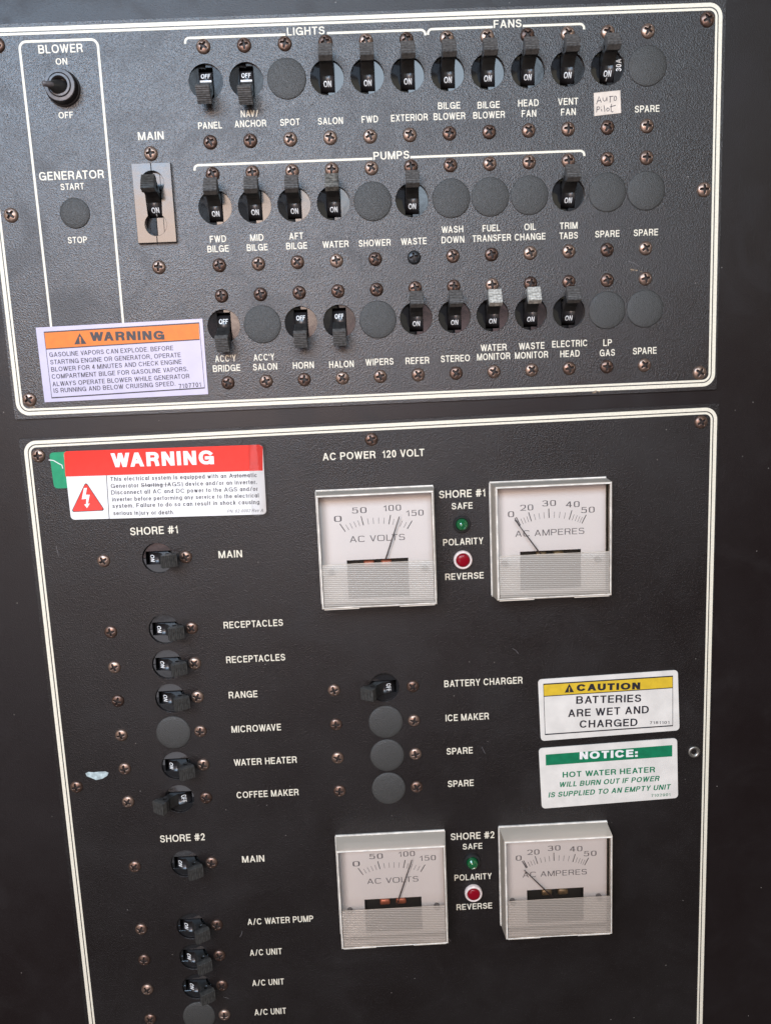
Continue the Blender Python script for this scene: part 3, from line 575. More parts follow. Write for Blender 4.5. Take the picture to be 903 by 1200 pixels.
def grip_mesh(m, width=7.5, r0=16.5, r1=20.3, half=4.5):
    pts = [(-half, r0), (half, r0)]
    n = 44; a0 = half/r1
    for k in range(n+1):
        a = a0-2*a0*k/n
        ph = (k/n*8) % 1.0
        rr = r1 - (0.42 if ph > 0.62 and 0.06 < k/n < 0.97 else 0.0)
        pts.append((rr*math.sin(a)*1.0, rr*math.cos(a)))
    me = sheet('grip', pts, [], -width/2, width/2, m, 0.18)
    me.transform(Matrix(((0, 0, 1, 0), (1, 0, 0, 0), (0, 1, 0, 0), (0, 0, 0, 1))))
    return me
LEV = lever_mesh(); GRIP = grip_mesh(M['grip']); GRIPP = grip_mesh(M['grip_pale']); GRIPH = grip_mesh(M['grip_half']); GRIPL = grip_mesh(M['grip_low'])
def drum_text(s, wd, cap, ang, m, bold=0.006, R_=DR+0.10, dy=0.0, bar=False):
    """lettering wrapped on the drum at angle ang from the lever (towards +y)"""
    if bar:
        me = me_from('lettering', *join([([(x, y, 0) for x, y in ((-wd/2, y0), (wd/2, y0), (wd/2, y0+cap/4), (-wd/2, y0+cap/4))], [(0, 1, 2, 3)]) for y0 in (-cap/2, -cap/4, 0, cap/4)]), m)
    else: me = text_mesh(s, wd, cap, m, bold, fine=True)
    for q in me.vertices:
        x, y = q.co.x/MM, q.co.y/MM+dy; t = ang+y/R_
        zz_ = R_+q.co.z/MM; q.co = (x*MM, zz_*math.sin(t)*MM, zz_*math.cos(t)*MM)
    return me
T_ON = drum_text('ON', 4.2, 3.1, -math.radians(60), M['white'], 0.02)
T_OFF = drum_text('OFF', 5.0, 3.1, math.radians(58), M['white'], 0.02)
T_I = drum_text('I', 0.45, 2.0, -math.radians(60), M['white'], dy=-3.1)
T_BAR = drum_text('', 6.2, 1.3, math.radians(30), M['white'], bar=True)
PHI = math.radians(30)
def swing(deg): return Matrix.Translation((0, 0, PVZ*MM)) @ Matrix.Rotation(-math.radians(deg), 4, 'X')
G_UP = 'breakers with upright levers on the upper panel'; G_LO = 'breakers with sideways levers on the lower panel'
def breaker(x, y, label, on, rot=0, group=G_UP, grip=None, i_mark=False, bar=False, amp=False, z=0, case=True, deg=None):
    t = thing('circuit_breaker', label, 'breaker', x, y, z, rot, group)
    t2 = t
    for c in (CASE if group == G_UP else CASEL): part('case_half', c, t)
    part('slot_floor', SLOT, t)
    a = deg if deg is not None else (random.uniform(28, 32) if on else -random.uniform(32, 36))
    d = part('drum', DRUM, t); d.matrix_local = swing(a)
    for mt in ((T_ON, T_OFF) + ((T_I,) if i_mark else ()) + ((T_BAR,) if bar else ())):
        part('lettering', mt, d)
    l = part('lever', LEV, t); l.matrix_local = swing(a)
    part('grip', grip or (GRIP if group == G_UP else GRIPL), l, label='pale ribbed grip' if grip in (GRIPP, GRIPH) else None)
    if amp:
        part('lettering', text_mesh('30A', 6.4, 3.0, M['white'], 0.01), t, x=6.5, y=1.4, z=-1.2, rot=math.pi/2)
    return t
def nm(s): return s
lab1 = {0: 'breaker with its lever down at OFF above PANEL', 1: 'breaker with its lever down at OFF above NAV/ANCHOR', 3: 'breaker switched up to ON above SALON in the top row',
 4: 'breaker switched up to ON above FWD in the top row', 5: 'breaker switched up to ON above EXTERIOR', 6: 'breaker switched ON above the left BILGE BLOWER, beside EXTERIOR',
 7: 'breaker switched ON above the right BILGE BLOWER, beside HEAD FAN', 8: 'breaker switched ON above HEAD FAN', 9: 'breaker switched ON above VENT FAN', 10: 'breaker marked 30A above the handwritten note'}
for i, lb in lab1.items(): breaker(i*PITCH, R1, 'black '+lb, i > 1, i_mark=(i == 10), bar=i < 2, amp=(i == 10))
lab2 = {0: 'black breaker switched ON above FWD BILGE', 1: 'black breaker switched ON above MID BILGE', 2: 'black breaker switched ON above AFT BILGE',
 3: 'black breaker switched ON with pale lever tip above WATER in the middle row', 5: 'black breaker switched ON above WASTE between two blank caps', 9: 'black breaker switched ON above TRIM TABS'}
for i, lb in lab2.items(): breaker(i*PITCH, R2, lb, True, grip=GRIPH if i == 3 else None)
lab3 = {0: "black breaker with lever down at OFF above ACC'Y BRIDGE", 2: 'black breaker with lever down at OFF above HORN', 3: 'black breaker with lever down at OFF above HALON',
 5: 'black breaker switched ON above REFER', 6: 'black breaker switched ON above STEREO', 7: 'black breaker with whitish lever tip above WATER MONITOR',
 8: 'black breaker with whitish lever tip above WASTE MONITOR', 9: 'black breaker switched ON above ELECTRIC HEAD'}
for i, lb in lab3.items(): breaker(i*PITCH, R3, lb, i > 3, grip=GRIPP if i in (7, 8) else None)
labl = {0: 'black sideways breaker at ON left of MAIN, just below the red WARNING sticker', 1: 'black sideways breaker at ON left of the upper RECEPTACLES', 2: 'black sideways breaker at ON left of the lower RECEPTACLES',
 3: 'black sideways breaker at ON left of RANGE', 5: 'black sideways breaker at ON left of WATER HEATER', 6: 'black sideways breaker with lever turned left to OFF beside COFFEE MAKER',
 7: 'black sideways breaker at ON left of the lower MAIN, below the COFFEE MAKER one', 8: 'black sideways breaker at ON left of A/C WATER PUMP', 9: 'black sideways breaker at ON left of the topmost A/C UNIT',
 10: 'black sideways breaker at ON left of the second A/C UNIT, above the bottom cap'}
for i, lb in labl.items(): breaker(LX, LROW[i], lb, i != 6, -math.pi/2, G_LO)
breaker(MX, LROW[3], 'black sideways breaker turned left to OFF beside BATTERY CHARGER', False, -math.pi/2, G_LO)
# main breaker with its glossy rectangular cover
mb = breaker(-33.4, -80.6, 'large main breaker in a shiny rectangular cover with keyhole opening under MAIN', True, 0, None, None, True, z=1.0, deg=27)
mb.name = 'main_breaker'
kx = []
ct, rt, cb, rb, nw = 10.6, 6.5, -11.6, 6.1, 4.7
for k in range(25):
    a = -math.radians(46)+math.radians(272)*k/24; kx.append((rt*math.cos(a), ct+rt*math.sin(a)))
for k in range(25):
    a = math.radians(130)+math.radians(280)*k/24; kx.append((rb*math.cos(a), cb+rb*math.sin(a)))
for sgn in (-1, 1):
    px = [p for p in kx if p[0]*sgn > 0.12]
    px.sort(key=lambda p: -p[1]) 
    # order around the opening: from the top of the keyhole down its side
    top = [p for p in kx[:25] if p[0]*sgn > 0.12]; bot = [p for p in kx[25:] if p[0]*sgn > 0.12]
    if sgn > 0: top = top[::-1]; bot = bot[::-1]
    # top listed from the top centre to the neck, bot from the neck to the bottom centre
    top.sort(key=lambda p: math.atan2(abs(p[0]), (p[1]-ct))); bot.sort(key=lambda p: math.atan2(abs(p[0]), (p[1]-cb)))
    outl = [(sgn*0.12, 21.2), (sgn*0.12, top[0][1])]+top+bot+[(sgn*0.12, bot[-1][1]), (sgn*0.12, -21.3), (sgn*10.8, -21.3), (sgn*10.8, 21.2)]
    part('cover_half', sheet('cover_half', outl, [], -2.7, 1.25, M['body'], 0.15), mb)
# ---------------------------------------------------------------- toggle switch
tg = thing('toggle_switch', 'black toggle switch with bat lever pointing left, between ON and OFF under BLOWER', 'switch', -77.9, -18.9)
v, f = lathe([(9.3, -0.2), (9.3, 1.0), (8.9, 1.4), (8.9, 1.4)], 64); raw_part('washer', (v, f), M['knurl'], tg, True)
n = 120; v = []; f = []
for z, rr in ((1.3, 8.9), (5.2, 8.5)):
    for i in range(n): a = 2*math.pi*i/n; r = rr-(0.32 if i % 2 else 0); v.append((r*math.cos(a), r*math.sin(a), z))
for i in range(n): j = (i+1) % n; f.append((i, j, n+j, n+i))
raw_part('knurled_nut', (v, f), M['knurl'], tg)
v, f = lathe([(8.2, 5.2), (8.3, 5.25), (8.0, 5.9), (6.4, 6.1), (6.2, 5.2), (5.9, 5.0), (5.7, 6.4), (4.6, 6.5), (4.2, 5.0), (3.9, 2.5), (0.5, 2.0)], 64)
o = raw_part('nut_face', (v, f), M['nut_face'], tg, False)
for p in o.data.polygons: p.use_smooth = False
# bat lever: tapered, flattened at the end
def limb(p0, p1, secs, n=20):
    d = (Vector(p1)-Vector(p0)); L_ = d.length; d.normalize(); sd = Vector((0, 0, 1)).cross(d).normalized(); upv = d.cross(sd)
    v, f = [], []
    for t, a, b in secs:
        c = Vector(p0)+d*L_*t
        for i in range(n):
            q = 2*math.pi*i/n; v.append(tuple(c+sd*a*math.cos(q)+upv*b*math.sin(q)))
    for k in range(len(secs)-1):
        for i in range(n): j = (i+1) % n; f.append((k*n+i, k*n+j, (k+1)*n+j, (k+1)*n+i))
    f.append(tuple(range((len(secs)-1)*n, len(secs)*n))); f.append(tuple(range(n))[::-1])
    return v, f
raw_part('bat_lever', limb((1.3, -1.0, 1.5), (-4.4, -1.5, 11.5), [(0, 4.5, 4.4), (0.3, 4.3, 4.1), (0.6, 3.3, 3.2), (0.8, 2.3, 2.2), (0.92, 1.7, 1.5), (1.0, 1.2, 1.0)]), M['lever'], tg, True)
raw_part('lever_tip', limb((-1.8, -1.4, 9.6), (-6.3, -1.7, 13.0), [(0, 1.2, 1.1), (0.05, 1.45, 1.25), (0.95, 1.45, 1.2), (1, 1.2, 0.9)], 14), M['nut_face'], tg, True)
# ---------------------------------------------------------------- meters
def tick(x, ln, wd, kind, z):
    """one mark of the flat scale arc"""
    ym, fan = (14.4, 32.0) if kind == 'v' else (12.7, 26.5)
    y = ym-x*x/86; a = math.radians(fan*x/18.6)
    return ribbon([(x, y), (x+ln*math.sin(a), y+ln*math.cos(a))], wd, z)
def meter(key, label, kind, nums, title, majors, minors, needle):
    cx, cy = MET[key]; big = key.endswith('2')
    t = thing('panel_meter', label, 'meter', cx, cy, 0, 0, 'square clear-fronted panel meters')
    W = 34.9; F = 33.8; H = 16.0; ZD = 6.0
    # cream back tray
    part('base', sheet('base', rpoly([(-W+1.0, -W+1.0), (W-1.0, -W+1.0), (W-1.0, W-1.0), (-W+1.0, W-1.0)], 0.8, 3), [[(-18.7, -31.4), (18.7, -31.4), (18.7, -6.8), (-18.7, -6.8)]], 0.02, ZD-0.9, M['dial_wall'], 0.2), t)
    # dial card with its cut-out
    part('dial', sheet('dial', rpoly([(-33.2, -33.2), (33.2, -33.2), (33.2, 33.2), (-33.2, 33.2)], 0.8, 3), [[(-18.4, -31.0), (18.4, -31.0), (18.4, -7.1), (-18.4, -7.1)]], ZD-0.8, ZD, M['dial']), t)
    v, f = box(-18.6, 18.6, -31.3, -6.9, 0.3, ZD-0.95); raw_part('movement_well', (v, [q for q in f if q != (4, 5, 7, 6)]), M['well'], t)
    for sx in (-1, 1):
        raw_part('movement_coil', limb((sx*5.2-3.2, -10.4, 3.6), (sx*5.2+3.2, -10.4, 3.6), [(0, 1.9, 1.6), (0.15, 2.4, 1.9), (0.85, 2.4, 1.9), (1, 1.9, 1.6)], 16), M['copper' if kind == 'v' else 'brass'], t, True)
    # scale
    vf = []
    for a in majors: vf.append(tick(a, 5.7, 0.5, kind, ZD+0.06))
    raw_part('scale_marks', join(vf), M['ink'], t)
    raw_part('scale_marks', join([tick(a, 3.7, 0.26, kind, ZD+0.06) for a in minors]), M['ink_grey'], t)
    for s, x, y, wd in nums:
        part('lettering', text_mesh(s, wd, 3.5, M['ink_grey'], th=0.10, power=4), t, x=x, y=y, z=ZD+0.06)
    part('lettering', text_mesh(title[0], title[1], 3.7, M['ink_grey'], th=0.10, power=4), t, x=title[2], y=title[3], z=ZD+0.06)
    # needle
    (ax, ay), (bx, by) = needle; nz = 9.0
    d = Vector((bx-ax, by-ay)); d.normalize(); nrm = Vector((-d.y, d.x))
    pts = []
    for (qx, qy), hw in (((ax, ay), 0.42), ((bx, by), 0.22)): pts += [(qx+nrm.x*hw, qy+nrm.y*hw), (qx-nrm.x*hw, qy-nrm.y*hw)]
    pts = [pts[0], pts[1], pts[3], pts[2]]
    part('needle', sheet('needle', pts, [], nz, nz+0.35, M['needle']), t)
    # clear cover: slightly tapered sides, front sheet, edge highlights painted as cream strips
    V = []
    for z, a in ((0.1, W), (H-0.5, F+0.25), (H, F-0.3)): V += [(-a, -a, z), (a, -a, z), (a, a, z), (-a, a, z)]
    side = [(i, (i+1) % 4, 4+(i+1) % 4, 4+i) for i in range(4)]+[(4+i, 4+(i+1) % 4, 8+(i+1) % 4, 8+i) for i in range(4)]
    raw_part('cover_side', (V, side), M['clear_side'], t)
    raw_part('cover_front', ([(-F+0.3, -F+0.3, H), (F-0.3, -F+0.3, H), (F-0.3, F-0.3, H), (-F+0.3, F-0.3, H)], [(0, 1, 2, 3)]), M['clear'], t)
    rim = [bbox(-F, F, F-0.95, F-0.1, H-1.2, H+0.12, 0.3), bbox(-F, F, -F+0.1, -F+0.95, H-1.2, H+0.12, 0.3),
           bbox(-F+0.1, -F+0.95, -F+1.0, F-1.0, H-1.2, H+0.12, 0.3), bbox(F-0.95, F-0.1, -F+1.0, F-1.0, H-1.2, H+0.12, 0.3)]
    raw_part('cover_rim', join(rim), M['rim'], t)
    raw_part('cover_flange', join([bbox(-W-0.2, W+0.2, W-0.3, W+0.5, 0.03, 1.2, 0.2), bbox(-W-0.2, W+0.2, -W-0.5, -W+0.3, 0.03, 1.2, 0.2), bbox(-W-0.5, -W+0.3, -W+0.35, W-0.35, 0.03, 1.2, 0.2), bbox(W-0.3, W+0.5, -W+0.35, W-0.35, 0.03, 1.2, 0.2)]), M['rim'], t)
    # frosted lower window
    raw_part('lower_window', ([(-F+1.3, -F+1.3, H-0.3), (F-1.3, -F+1.3, H-0.3), (F-1.3, -7.2, H-0.3), (-F+1.3, -7.2, H-0.3)], [(0, 1, 2, 3)]), M['frost'], t)
    raw_part('window_step', ribbon([(-F+1.3, -7.2), (F-1.3, -7.2)], 0.35, H-0.2), M['rim'], t)
    for sx in (-1, 1):
        raw_part('pivot_pin', lathe([(1.7, ZD+0.02), (1.7, 9.5), (1.3, 10), (0.3, 10.1)], 20, sx*28.0, -13.5), M['grey_ink'], t, True)
        raw_part('cover_clip', bbox(min(sx*12, sx*(F-1)), max(sx*12, sx*(F-1)), -F-0.9, -F+0.05, H-3.0, H-0.7, 0.2), M['dial_wall'], t)
def rel(key, u, v_, z): x, y = P(u, v_, z); return x-MET[key][0], y-MET[key][1]
def zv1(a, b): return 360+a/5.312, 560+b/5.312
numv = []
for s, a, b, wd in (('0', 190, 255, 48), ('50', 322, 202, 93), ('100', 527, 187, 112), ('150', 668, 218, 110)):
    x, y = rel('v1', *zv1(a, b), 6); numv.append((s, x, y, wd/5.312*0.505))
x, y = rel('v1', *zv1(435, 375), 6); tv = ('AC VOLTS', 345/5.312*0.505, x, y)
def za1(a, b): return 350+a/2.3154, 540+b/2.3154
numa = []
for s, a, b, wd in (('0', 575, 145, 17), ('20', 617, 127, 37), ('30', 678, 115, 38), ('40', 742, 118, 38), ('50', 783, 133, 38)):
    x, y = rel('a1', *za1(a, b), 6); numa.append((s, x, y, wd/2.3154*0.505))
x, y = rel('a1', *za1(680, 194), 6); ta = ('AC AMPERES', 190/2.3154*0.505, x, y)
vmaj, vmin = [-18.4, -7.4, 7.6, 18.5], [-16.2, -14.0, -11.8, -9.6, -4.4, -1.4, 1.6, 4.6, 9.8, 12.0, 14.2, 16.4]
amaj, amin = [-18.7, -17.9, -11.3, -0.7, 11.4, 19.0], [-18.3, -16.2, -14.6, -12.9, -8.8, -6.2, -3.5, 2.4, 5.4, 8.4, 13.2, 14.9, 16.4, 17.7]
meter('v1', 'AC VOLTS meter between the red sticker and SHORE #1 lamps, needle past 100', 'v', numv, tv, vmaj, vmin, (rel('v1', 451.5, 656, 9), rel('v1', *zv1(572, 240), 9)))
meter('a1', 'AC AMPERES meter right of the SHORE #1 lamps, needle resting at zero', 'a', numa, ta, amaj, amin, (rel('a1', *za1(656, 254), 9), rel('a1', *za1(585, 160), 9)))
meter('v2', 'AC VOLTS meter left of the lower SHORE #2 lamps, needle past 100', 'v', numv, tv, vmaj, vmin, (rel('v2', 380+478/5.644, 960+565/5.644, 9), rel('v2', 380+577/5.644, 960+270/5.644, 9)))
meter('a2', 'AC AMPERES meter right of the lower SHORE #2 lamps, needle below zero', 'a', numa, ta, amaj, amin, (rel('a2', 570+436/5.644, 950+572/5.644, 9), rel('a2', 570+248/5.644, 950+393/5.644, 9)))
# ---------------------------------------------------------------- indicator lamps
def lamp(u, v_, col, label):
    x, y = P(u, v_, 2.5); t = thing('indicator_lamp', label, 'indicator lamp', x, y, 0, 0, 'green and red polarity lamps')
    if col == 'green':
        raw_part('bezel', lathe([(5.2, 0.03), (5.2, 1.6), (4.7, 2.3), (4.0, 2.3), (3.8, 1.2), (3.7, 1.0)], 40), M['bezel_dark'], t, False)
        raw_part('lens', lathe([(3.75, 1.1), (3.7, 3.2), (3.2, 4.6), (2.2, 5.5), (1.9, 5.3), (1.2, 5.7), (0.3, 5.9)], 24), M['green_lens'], t, False)
    else:
        raw_part('bezel', lathe([(5.7, 0.03), (5.7, 1.8), (5.2, 2.6), (4.5, 2.7), (4.2, 1.8), (4.1, 1.5)], 40), M['bezel_white'], t, True)
        raw_part('lens', lathe([(4.1, 1.5), (4.0, 2.7), (3.5, 3.2), (2.4, 3.5), (1.2, 3.62), (0.3, 3.65)], 32), M['red_lens'], t, True)
lamp(541, 614.7, 'green', 'green faceted lamp under the upper SAFE, between the upper pair of meters')
lamp(542.4, 656.8, 'red', 'red lamp in a cream ring above the upper REVERSE')
lamp(553.2, 1011.3, 'green', 'green faceted lamp under the lower SAFE, between the lower pair of meters')
lamp(554.8, 1048.4, 'red', 'red lamp in a cream ring above the lower REVERSE')
# ---------------------------------------------------------------- stickers
def stk(corners, r, m, name, label, cat='sticker', th=0.25, z=0.02, off=None):
    pts = [P(*c) for c in corners]; cx = sum(p[0] for p in pts)/4; cy = sum(p[1] for p in pts)/4
    t = thing(name, label, cat, cx, cy)
    part('backing', sheet('backing', rpoly([(a-cx, b-cy) for a, b in pts], r, 5), [], z, z+th, m, 0.04), t)
    return t, cx, cy, z+th
def on(t, cx, cy, name, pts_px, m, z, r=0):
    q = [P(*c) for c in pts_px]; q = [(a-cx, b-cy) for a, b in q]
    if r: q = rpoly(q, r, 4)
    me = sheet(name, q, [], z, z+0.02, m); return part(name, me, t)
def line_on(t, cx, cy, name, pts_px, wd, m, z, closed=False):
    q = [P(*c) for c in pts_px]; v, f = ribbon([(a-cx, b-cy) for a, b in q], wd, z, closed); return raw_part(name, (v, f), m, t)
def write(t, cx, cy, s, l, r, cap, m, z, bold=0.01, shear=0.0, spacing=1.0):
    a = P(*l); b = P(*r); wd = math.hypot(b[0]-a[0], b[1]-a[1]); k = mmpp((l[0]+r[0])/2, (l[1]+r[1])/2)
    return part('lettering', text_mesh(s, wd, cap*k, m, bold, shear, spacing=spacing), t, x=(a[0]+b[0])/2-cx, y=(a[1]+b[1])/2-cy, z=z, rot=math.atan2(b[1]-a[1], b[0]-a[0]))
def zz(f, ox, oy): return lambda a, b: (ox+a/f, oy+b/f)
# orange warning plate
Z = zz(2.736, 0, 350)
t, cx, cy, zt = stk([(53, 471.5), (244.3, 462), (237.5, 373.5), (42.5, 384)], 0, M['stk_silver'], 'warning_sticker', 'pale lilac sticker with orange WARNING band about gasoline vapors', th=0.5)
on(t, cx, cy, 'band', [Z(150, 162), Z(641, 131), Z(638, 79), Z(144, 108)], M['orange'], zt+0.01)
line_on(t, cx, cy, 'border_line', [Z(168, 318), Z(657, 286), Z(639, 78), Z(143, 108)], 0.75, M['black_ink'], zt+0.06, True)
line_on(t, cx, cy, 'border_line', [Z(150, 162), Z(641, 131)], 0.6, M['black_ink'], zt+0.06)
write(t, cx, cy, 'WARNING', Z(290, 122), Z(528, 117), 10.3, M['black_ink'], zt+0.06, 0.095)
on(t, cx, cy, 'warning_triangle', [Z(240, 147), Z(279, 145), Z(257, 111)], M['black_ink'], zt+0.04)
write(t, cx, cy, '!', Z(256.5, 133.5), Z(261.5, 133.3), 7.6, M['orange'], zt+0.09, 0.03)
for s, l, r in (('GASOLINE VAPORS CAN EXPLODE. BEFORE', (160, 180), (556, 158)), ('STARTING ENGINE OR GENERATOR, OPERATE', (163, 204), (580, 180)),
    ('BLOWER FOR 4 MINUTES AND CHECK ENGINE', (166, 227), (583, 202)), ('COMPARTMENT BILGE FOR GASOLINE VAPORS.', (168, 250), (603, 225)),
    ('ALWAYS OPERATE BLOWER WHILE GENERATOR', (170, 274), (608, 248)), ('IS RUNNING AND BELOW CRUISING SPEED.', (174, 295), (563, 272)), ('7107701', (574, 281), (645, 275))):
    write(t, cx, cy, s, Z(*l), Z(*r), 5.3, M['black_ink'], zt+0.06, 0.004)
# green strip under the red sticker
pts = [P(*c) for c in ((64, 572.5), (90, 571.5), (86, 529), (58, 530.5))]
gx = sum(p[0] for p in pts)/4; gy = sum(p[1] for p in pts)/4
gt = thing('green_sticker', 'green vinyl sticker mostly hidden behind the red WARNING sticker', 'sticker', gx, gy)
part('backing', sheet('backing', rpoly([(a-gx, b-gy) for a, b in pts], 2.2, 5), [], 0.02, 0.22, M['green_tape']), gt)
line_on(gt, gx, gy, 'tear', [(57.5, 539), (63, 539.5), (69, 543), (73, 545), (74, 549)], 0.5, M['stk_white'], 0.26)
# red warning sticker
t, cx, cy, zt = stk([(84, 609), (312.5, 602.5), (308, 521), (75, 529)], 2.4, M['stk_white'], 'warning_sticker', 'white sticker with red WARNING band and shock triangle about the electrical system', th=0.45, z=0.24)
on(t, cx, cy, 'band', [Z(212, 570), Z(226, 570), Z(843, 551), Z(843, 475), Z(832, 468), Z(215, 489), Z(207, 495)], M['red'], zt+0.01)
write(t, cx, cy, 'WARNING', Z(358, 518), Z(686, 508), 16.5, M['white'], zt+0.07, 0.085)
line_on(t, cx, cy, 'divider', [Z(343, 566), Z(352, 706)], 0.4, M['black_ink'], zt+0.06)
on(t, cx, cy, 'shock_triangle', [Z(230, 684), Z(339, 679), Z(277, 586)], M['black_ink'], zt+0.01, 1.0)
on(t, cx, cy, 'shock_triangle', [Z(233, 682), Z(335.5, 677), Z(277.3, 590)], M['red'], zt+0.04, 0.9)
on(t, cx, cy, 'lightning_bolt', [Z(271, 607), Z(281, 606), Z(277, 628), Z(290, 628), Z(284, 657), Z(290, 656), Z(281, 671), Z(272, 659), Z(278, 658), Z(279, 641), Z(264, 643)], M['white'], zt+0.08)
for s, l, r in (('This electrical system is equipped with an Automatic', (355, 578), (824, 565)), ('Generator Starting (AGS) device and/or an inverter.', (357, 600), (824, 587)),
    ('Disconnect all AC and DC power to the AGS and/or', (358, 621), (827, 609)), ('inverter before performing any service to the electrical', (361, 643), (830, 630)),
    ('system. Failure to do so can result in shock causing', (362, 664), (832, 651)), ('serious injury or death.', (365, 687), (560, 684))):
    write(t, cx, cy, s, Z(*l), Z(*r), 5.0, M['black_ink'], zt+0.06, 0.004, spacing=1.0)
write(t, cx, cy, 'PN: 62-0002 Rev A', Z(730, 681), Z(845, 678), 3.8, M['grey_ink'], zt+0.06, 0.0, 0.25)
line_on(t, cx, cy, 'scratch_mark', [Z(455, 599), Z(480, 598), Z(505, 597), Z(548, 596)], 0.28, M['black_ink'], zt+0.09)
line_on(t, cx, cy, 'scratch_mark', [Z(740, 565), Z(770, 568), Z(800, 565)], 0.22, M['black_ink'], zt+0.09)
M['film'] = clear_material('clear_laminate', (0.985, 0.985, 0.985), 0.08, 0.0, bump=0)
q = [P(*c) for c in ((83, 610), (314.5, 604), (310.5, 519.5), (74.5, 527.5))]; q = [(a-cx, b-cy) for a, b in q]
NX, NY = 40, 12; V = []; F_ = []
for j in range(NY+1):
    for i in range(NX+1):
        a, b = 0.915+i/NX*0.085, j/NY
        x = (q[0][0]*(1-a)+q[1][0]*a)*(1-b)+(q[3][0]*(1-a)+q[2][0]*a)*b; y = (q[0][1]*(1-a)+q[1][1]*a)*(1-b)+(q[3][1]*(1-a)+q[2][1]*a)*b
        h = 0.12+0.75*math.sin(math.pi*min(1, max(0, (a-.915)/.085)))*(0.6+0.4*math.sin(6*b+1))
        V.append((x, y, zt+h))
for j in range(NY):
    for i in range(NX): k = j*(NX+1)+i; F_.append((k, k+1, k+NX+2, k+NX+1))
raw_part('laminate', (V, F_), M['film'], t, True, label='clear wrinkled film lifting at its right end')
# caution sticker
Z = zz(3.473, 600, 760)
t, cx, cy, zt = stk([Z(115, 375), Z(678, 331), Z(671, 86), Z(103, 125)], 2.4, M['stk_cream'], 'caution_sticker', 'white sticker with yellow CAUTION band saying batteries are wet and charged', th=0.6)
on(t, cx, cy, 'band', [Z(127, 193), Z(649, 158), Z(649, 112), Z(124, 144)], M['yellow'], zt+0.01)
line_on(t, cx, cy, 'border_line', [Z(132, 348), Z(650, 312), Z(650, 111), Z(125, 144)], 0.85, M['black_ink'], zt+0.06, True)
line_on(t, cx, cy, 'border_line', [Z(127, 193), Z(649, 158)], 0.55, M['black_ink'], zt+0.06)
write(t, cx, cy, 'CAUTION', Z(260, 158), Z(518, 150), 8.4, M['black_ink'], zt+0.06, 0.11)
on(t, cx, cy, 'warning_triangle', [Z(211, 178), Z(249, 176), Z(230, 142)], M['black_ink'], zt+0.04)
write(t, cx, cy, '!', Z(228, 165), Z(232, 165), 5.5, M['yellow'], zt+0.09, 0.03)
for s, l, r, c in (('BATTERIES', (258, 208), (522, 200), 9.2), ('ARE WET AND', (225, 262), (553, 246), 9.2), ('CHARGED', (272, 306), (507, 298), 9.2), ('7181101', (556, 300), (636, 299), 3.5)):
    write(t, cx, cy, s, Z(*l), Z(*r), c, M['black_ink'], zt+0.06, 0.03 if c > 4 else -0.02)
# notice sticker
t, cx, cy, zt = stk([Z(119, 650), Z(672, 606), Z(668, 363), Z(106, 405)], 2.4, M['stk_cream'], 'notice_sticker', 'white sticker with green NOTICE band about the hot water heater', th=0.6)
on(t, cx, cy, 'band', [Z(135, 474), Z(648, 437), Z(648, 391), Z(134, 430)], M['green'], zt+0.01)
write(t, cx, cy, 'NOTICE:', Z(272, 434), Z(508, 423), 9.2, M['stk_white'], zt+0.06, 0.095)
for s, l, r, c, sh in (('HOT WATER HEATER', (203, 512), (578, 490), 6.9, 0), ('WILL BURN OUT IF POWER', (190, 552), (596, 526), 6.4, 0.2), ('IS SUPPLIED TO AN EMPTY UNIT', (147, 594), (641, 560), 6.4, 0.2), ('7102901', (562, 596), (640, 592), 3.5, 0)):
    write(t, cx, cy, s, Z(*l), Z(*r), c, M['green'], zt+0.06, 0.04 if c > 4 else -0.02, sh)
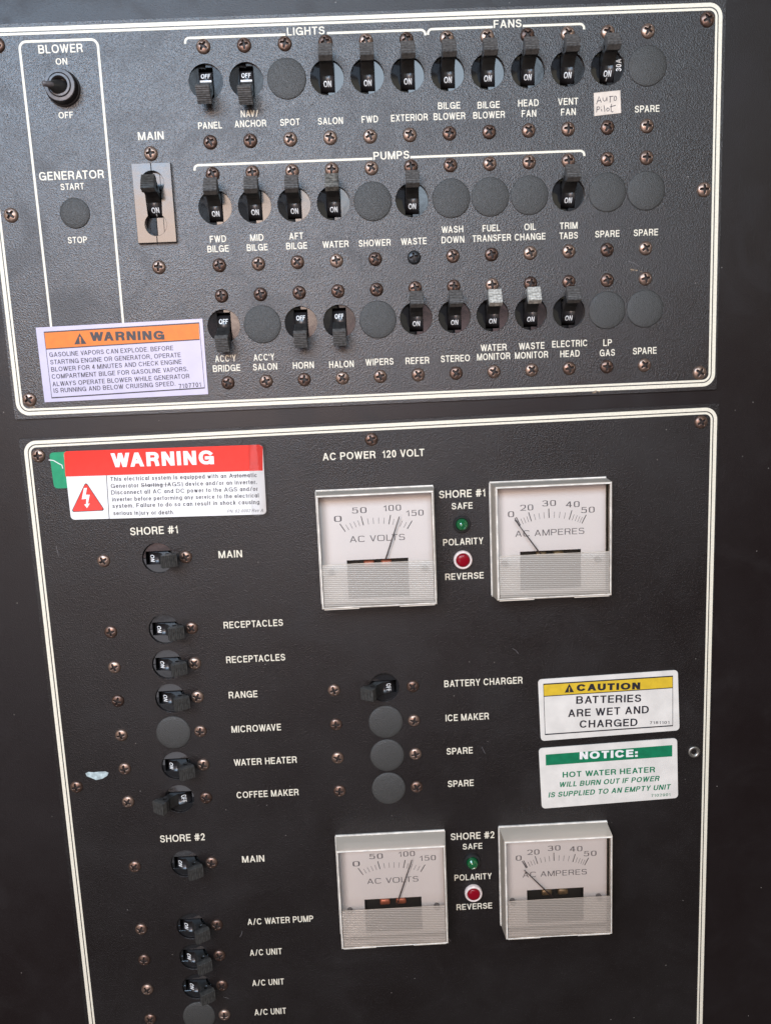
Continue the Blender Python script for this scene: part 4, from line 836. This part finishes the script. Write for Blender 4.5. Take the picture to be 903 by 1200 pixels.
# handwritten note
Z = zz(9.03, 660, 60)
t, cx, cy, zt = stk([Z(322, 688), Z(606, 655), Z(597, 414), Z(317, 443)], 0, M['paper'], 'paper_note', 'small cream paper note with AUTO Pilot handwritten, stuck under the 30A breaker', 'note', th=0.2)
for st in ([(345, 562), (360, 520), (372, 478), (385, 515), (396, 545)], [(352, 532), (388, 522)],
           [(412, 492), (414, 520), (430, 532), (446, 520), (455, 482), (456, 528)], [(478, 482), (524, 478)], [(492, 480), (488, 545)],
           [(540, 476), (530, 500), (532, 522), (550, 522), (558, 500), (552, 480), (540, 476)],
           [(352, 588), (346, 650)], [(346, 592), (372, 590), (380, 604), (368, 618), (350, 622)], [(398, 612), (400, 640)], [(397, 590), (399, 594)],
           [(425, 575), (433, 642)], [(462, 600), (450, 618), (458, 636), (476, 632), (480, 612), (462, 600)],
           [(505, 560), (498, 610), (500, 636), (512, 646), (522, 638)], [(486, 592), (548, 574)]):
    line_on(t, cx, cy, 'pen_stroke', [Z(*q) for q in st], 0.42, M['pencil'], zt+0.04)
# smear of pale paint and a few spots of grime on the lower panel
sm = [P(*q) for q in ((100.5, 906), (104, 904.5), (110, 905), (117, 904.2), (124, 904), (127.5, 905.5), (126, 909), (120, 912.5), (113, 914), (107, 911.5), (102, 909.5))]
upart('paint_smear', sheet('paint_smear', rpoly(sm, 0.15, 2), [], 0.02, 0.14, M['scuff']), LP_, label='pale blue smear of paint')
rs = random.Random(3)
for (u, v_, n_) in ((700, 459.5, 5), (745, 317, 6), (38, 476, 4), (262, 531, 1)):
    for k in range(n_):
        px, py_ = P(u+rs.uniform(-6, 6), v_+rs.uniform(-1.5, 1.5)); r0 = rs.uniform(0.18, 0.5)
        pp = [(px+r0*(1+0.5*rs.random())*math.cos(2*math.pi*i/9)*1.5, py_+r0*(0.7+0.5*rs.random())*math.sin(2*math.pi*i/9)) for i in range(9)]
        upart('grime_spot', sheet('grime_spot', pp, [], 0.06, 0.12, M['dirt']), UP if v_ < 500 else LP_)
# fine scratches
for (pts, pn) in ((((520, 1096), (524, 1099), (528, 1103)), LP_), (((281, 1098), (283, 1095), (284, 1091)), LP_), (((564, 875), (568, 883)), LP_), (((735, 306), (742, 308), (748, 312)), UP),
    (((66, 640), (69, 652)), LP_), (((600, 760), (604, 762), (607, 766)), LP_), (((700, 1002), (703, 1008)), LP_), (((152, 262), (156, 250), (155, 240)), UP), (((262, 1168), (268, 1170)), LP_)):
    q = [P(*c) for c in pts]; v, f = ribbon(q, 0.16, 0.05); upart('scratch', me_from('scratch', v, f, M['grey_ink']), pn)
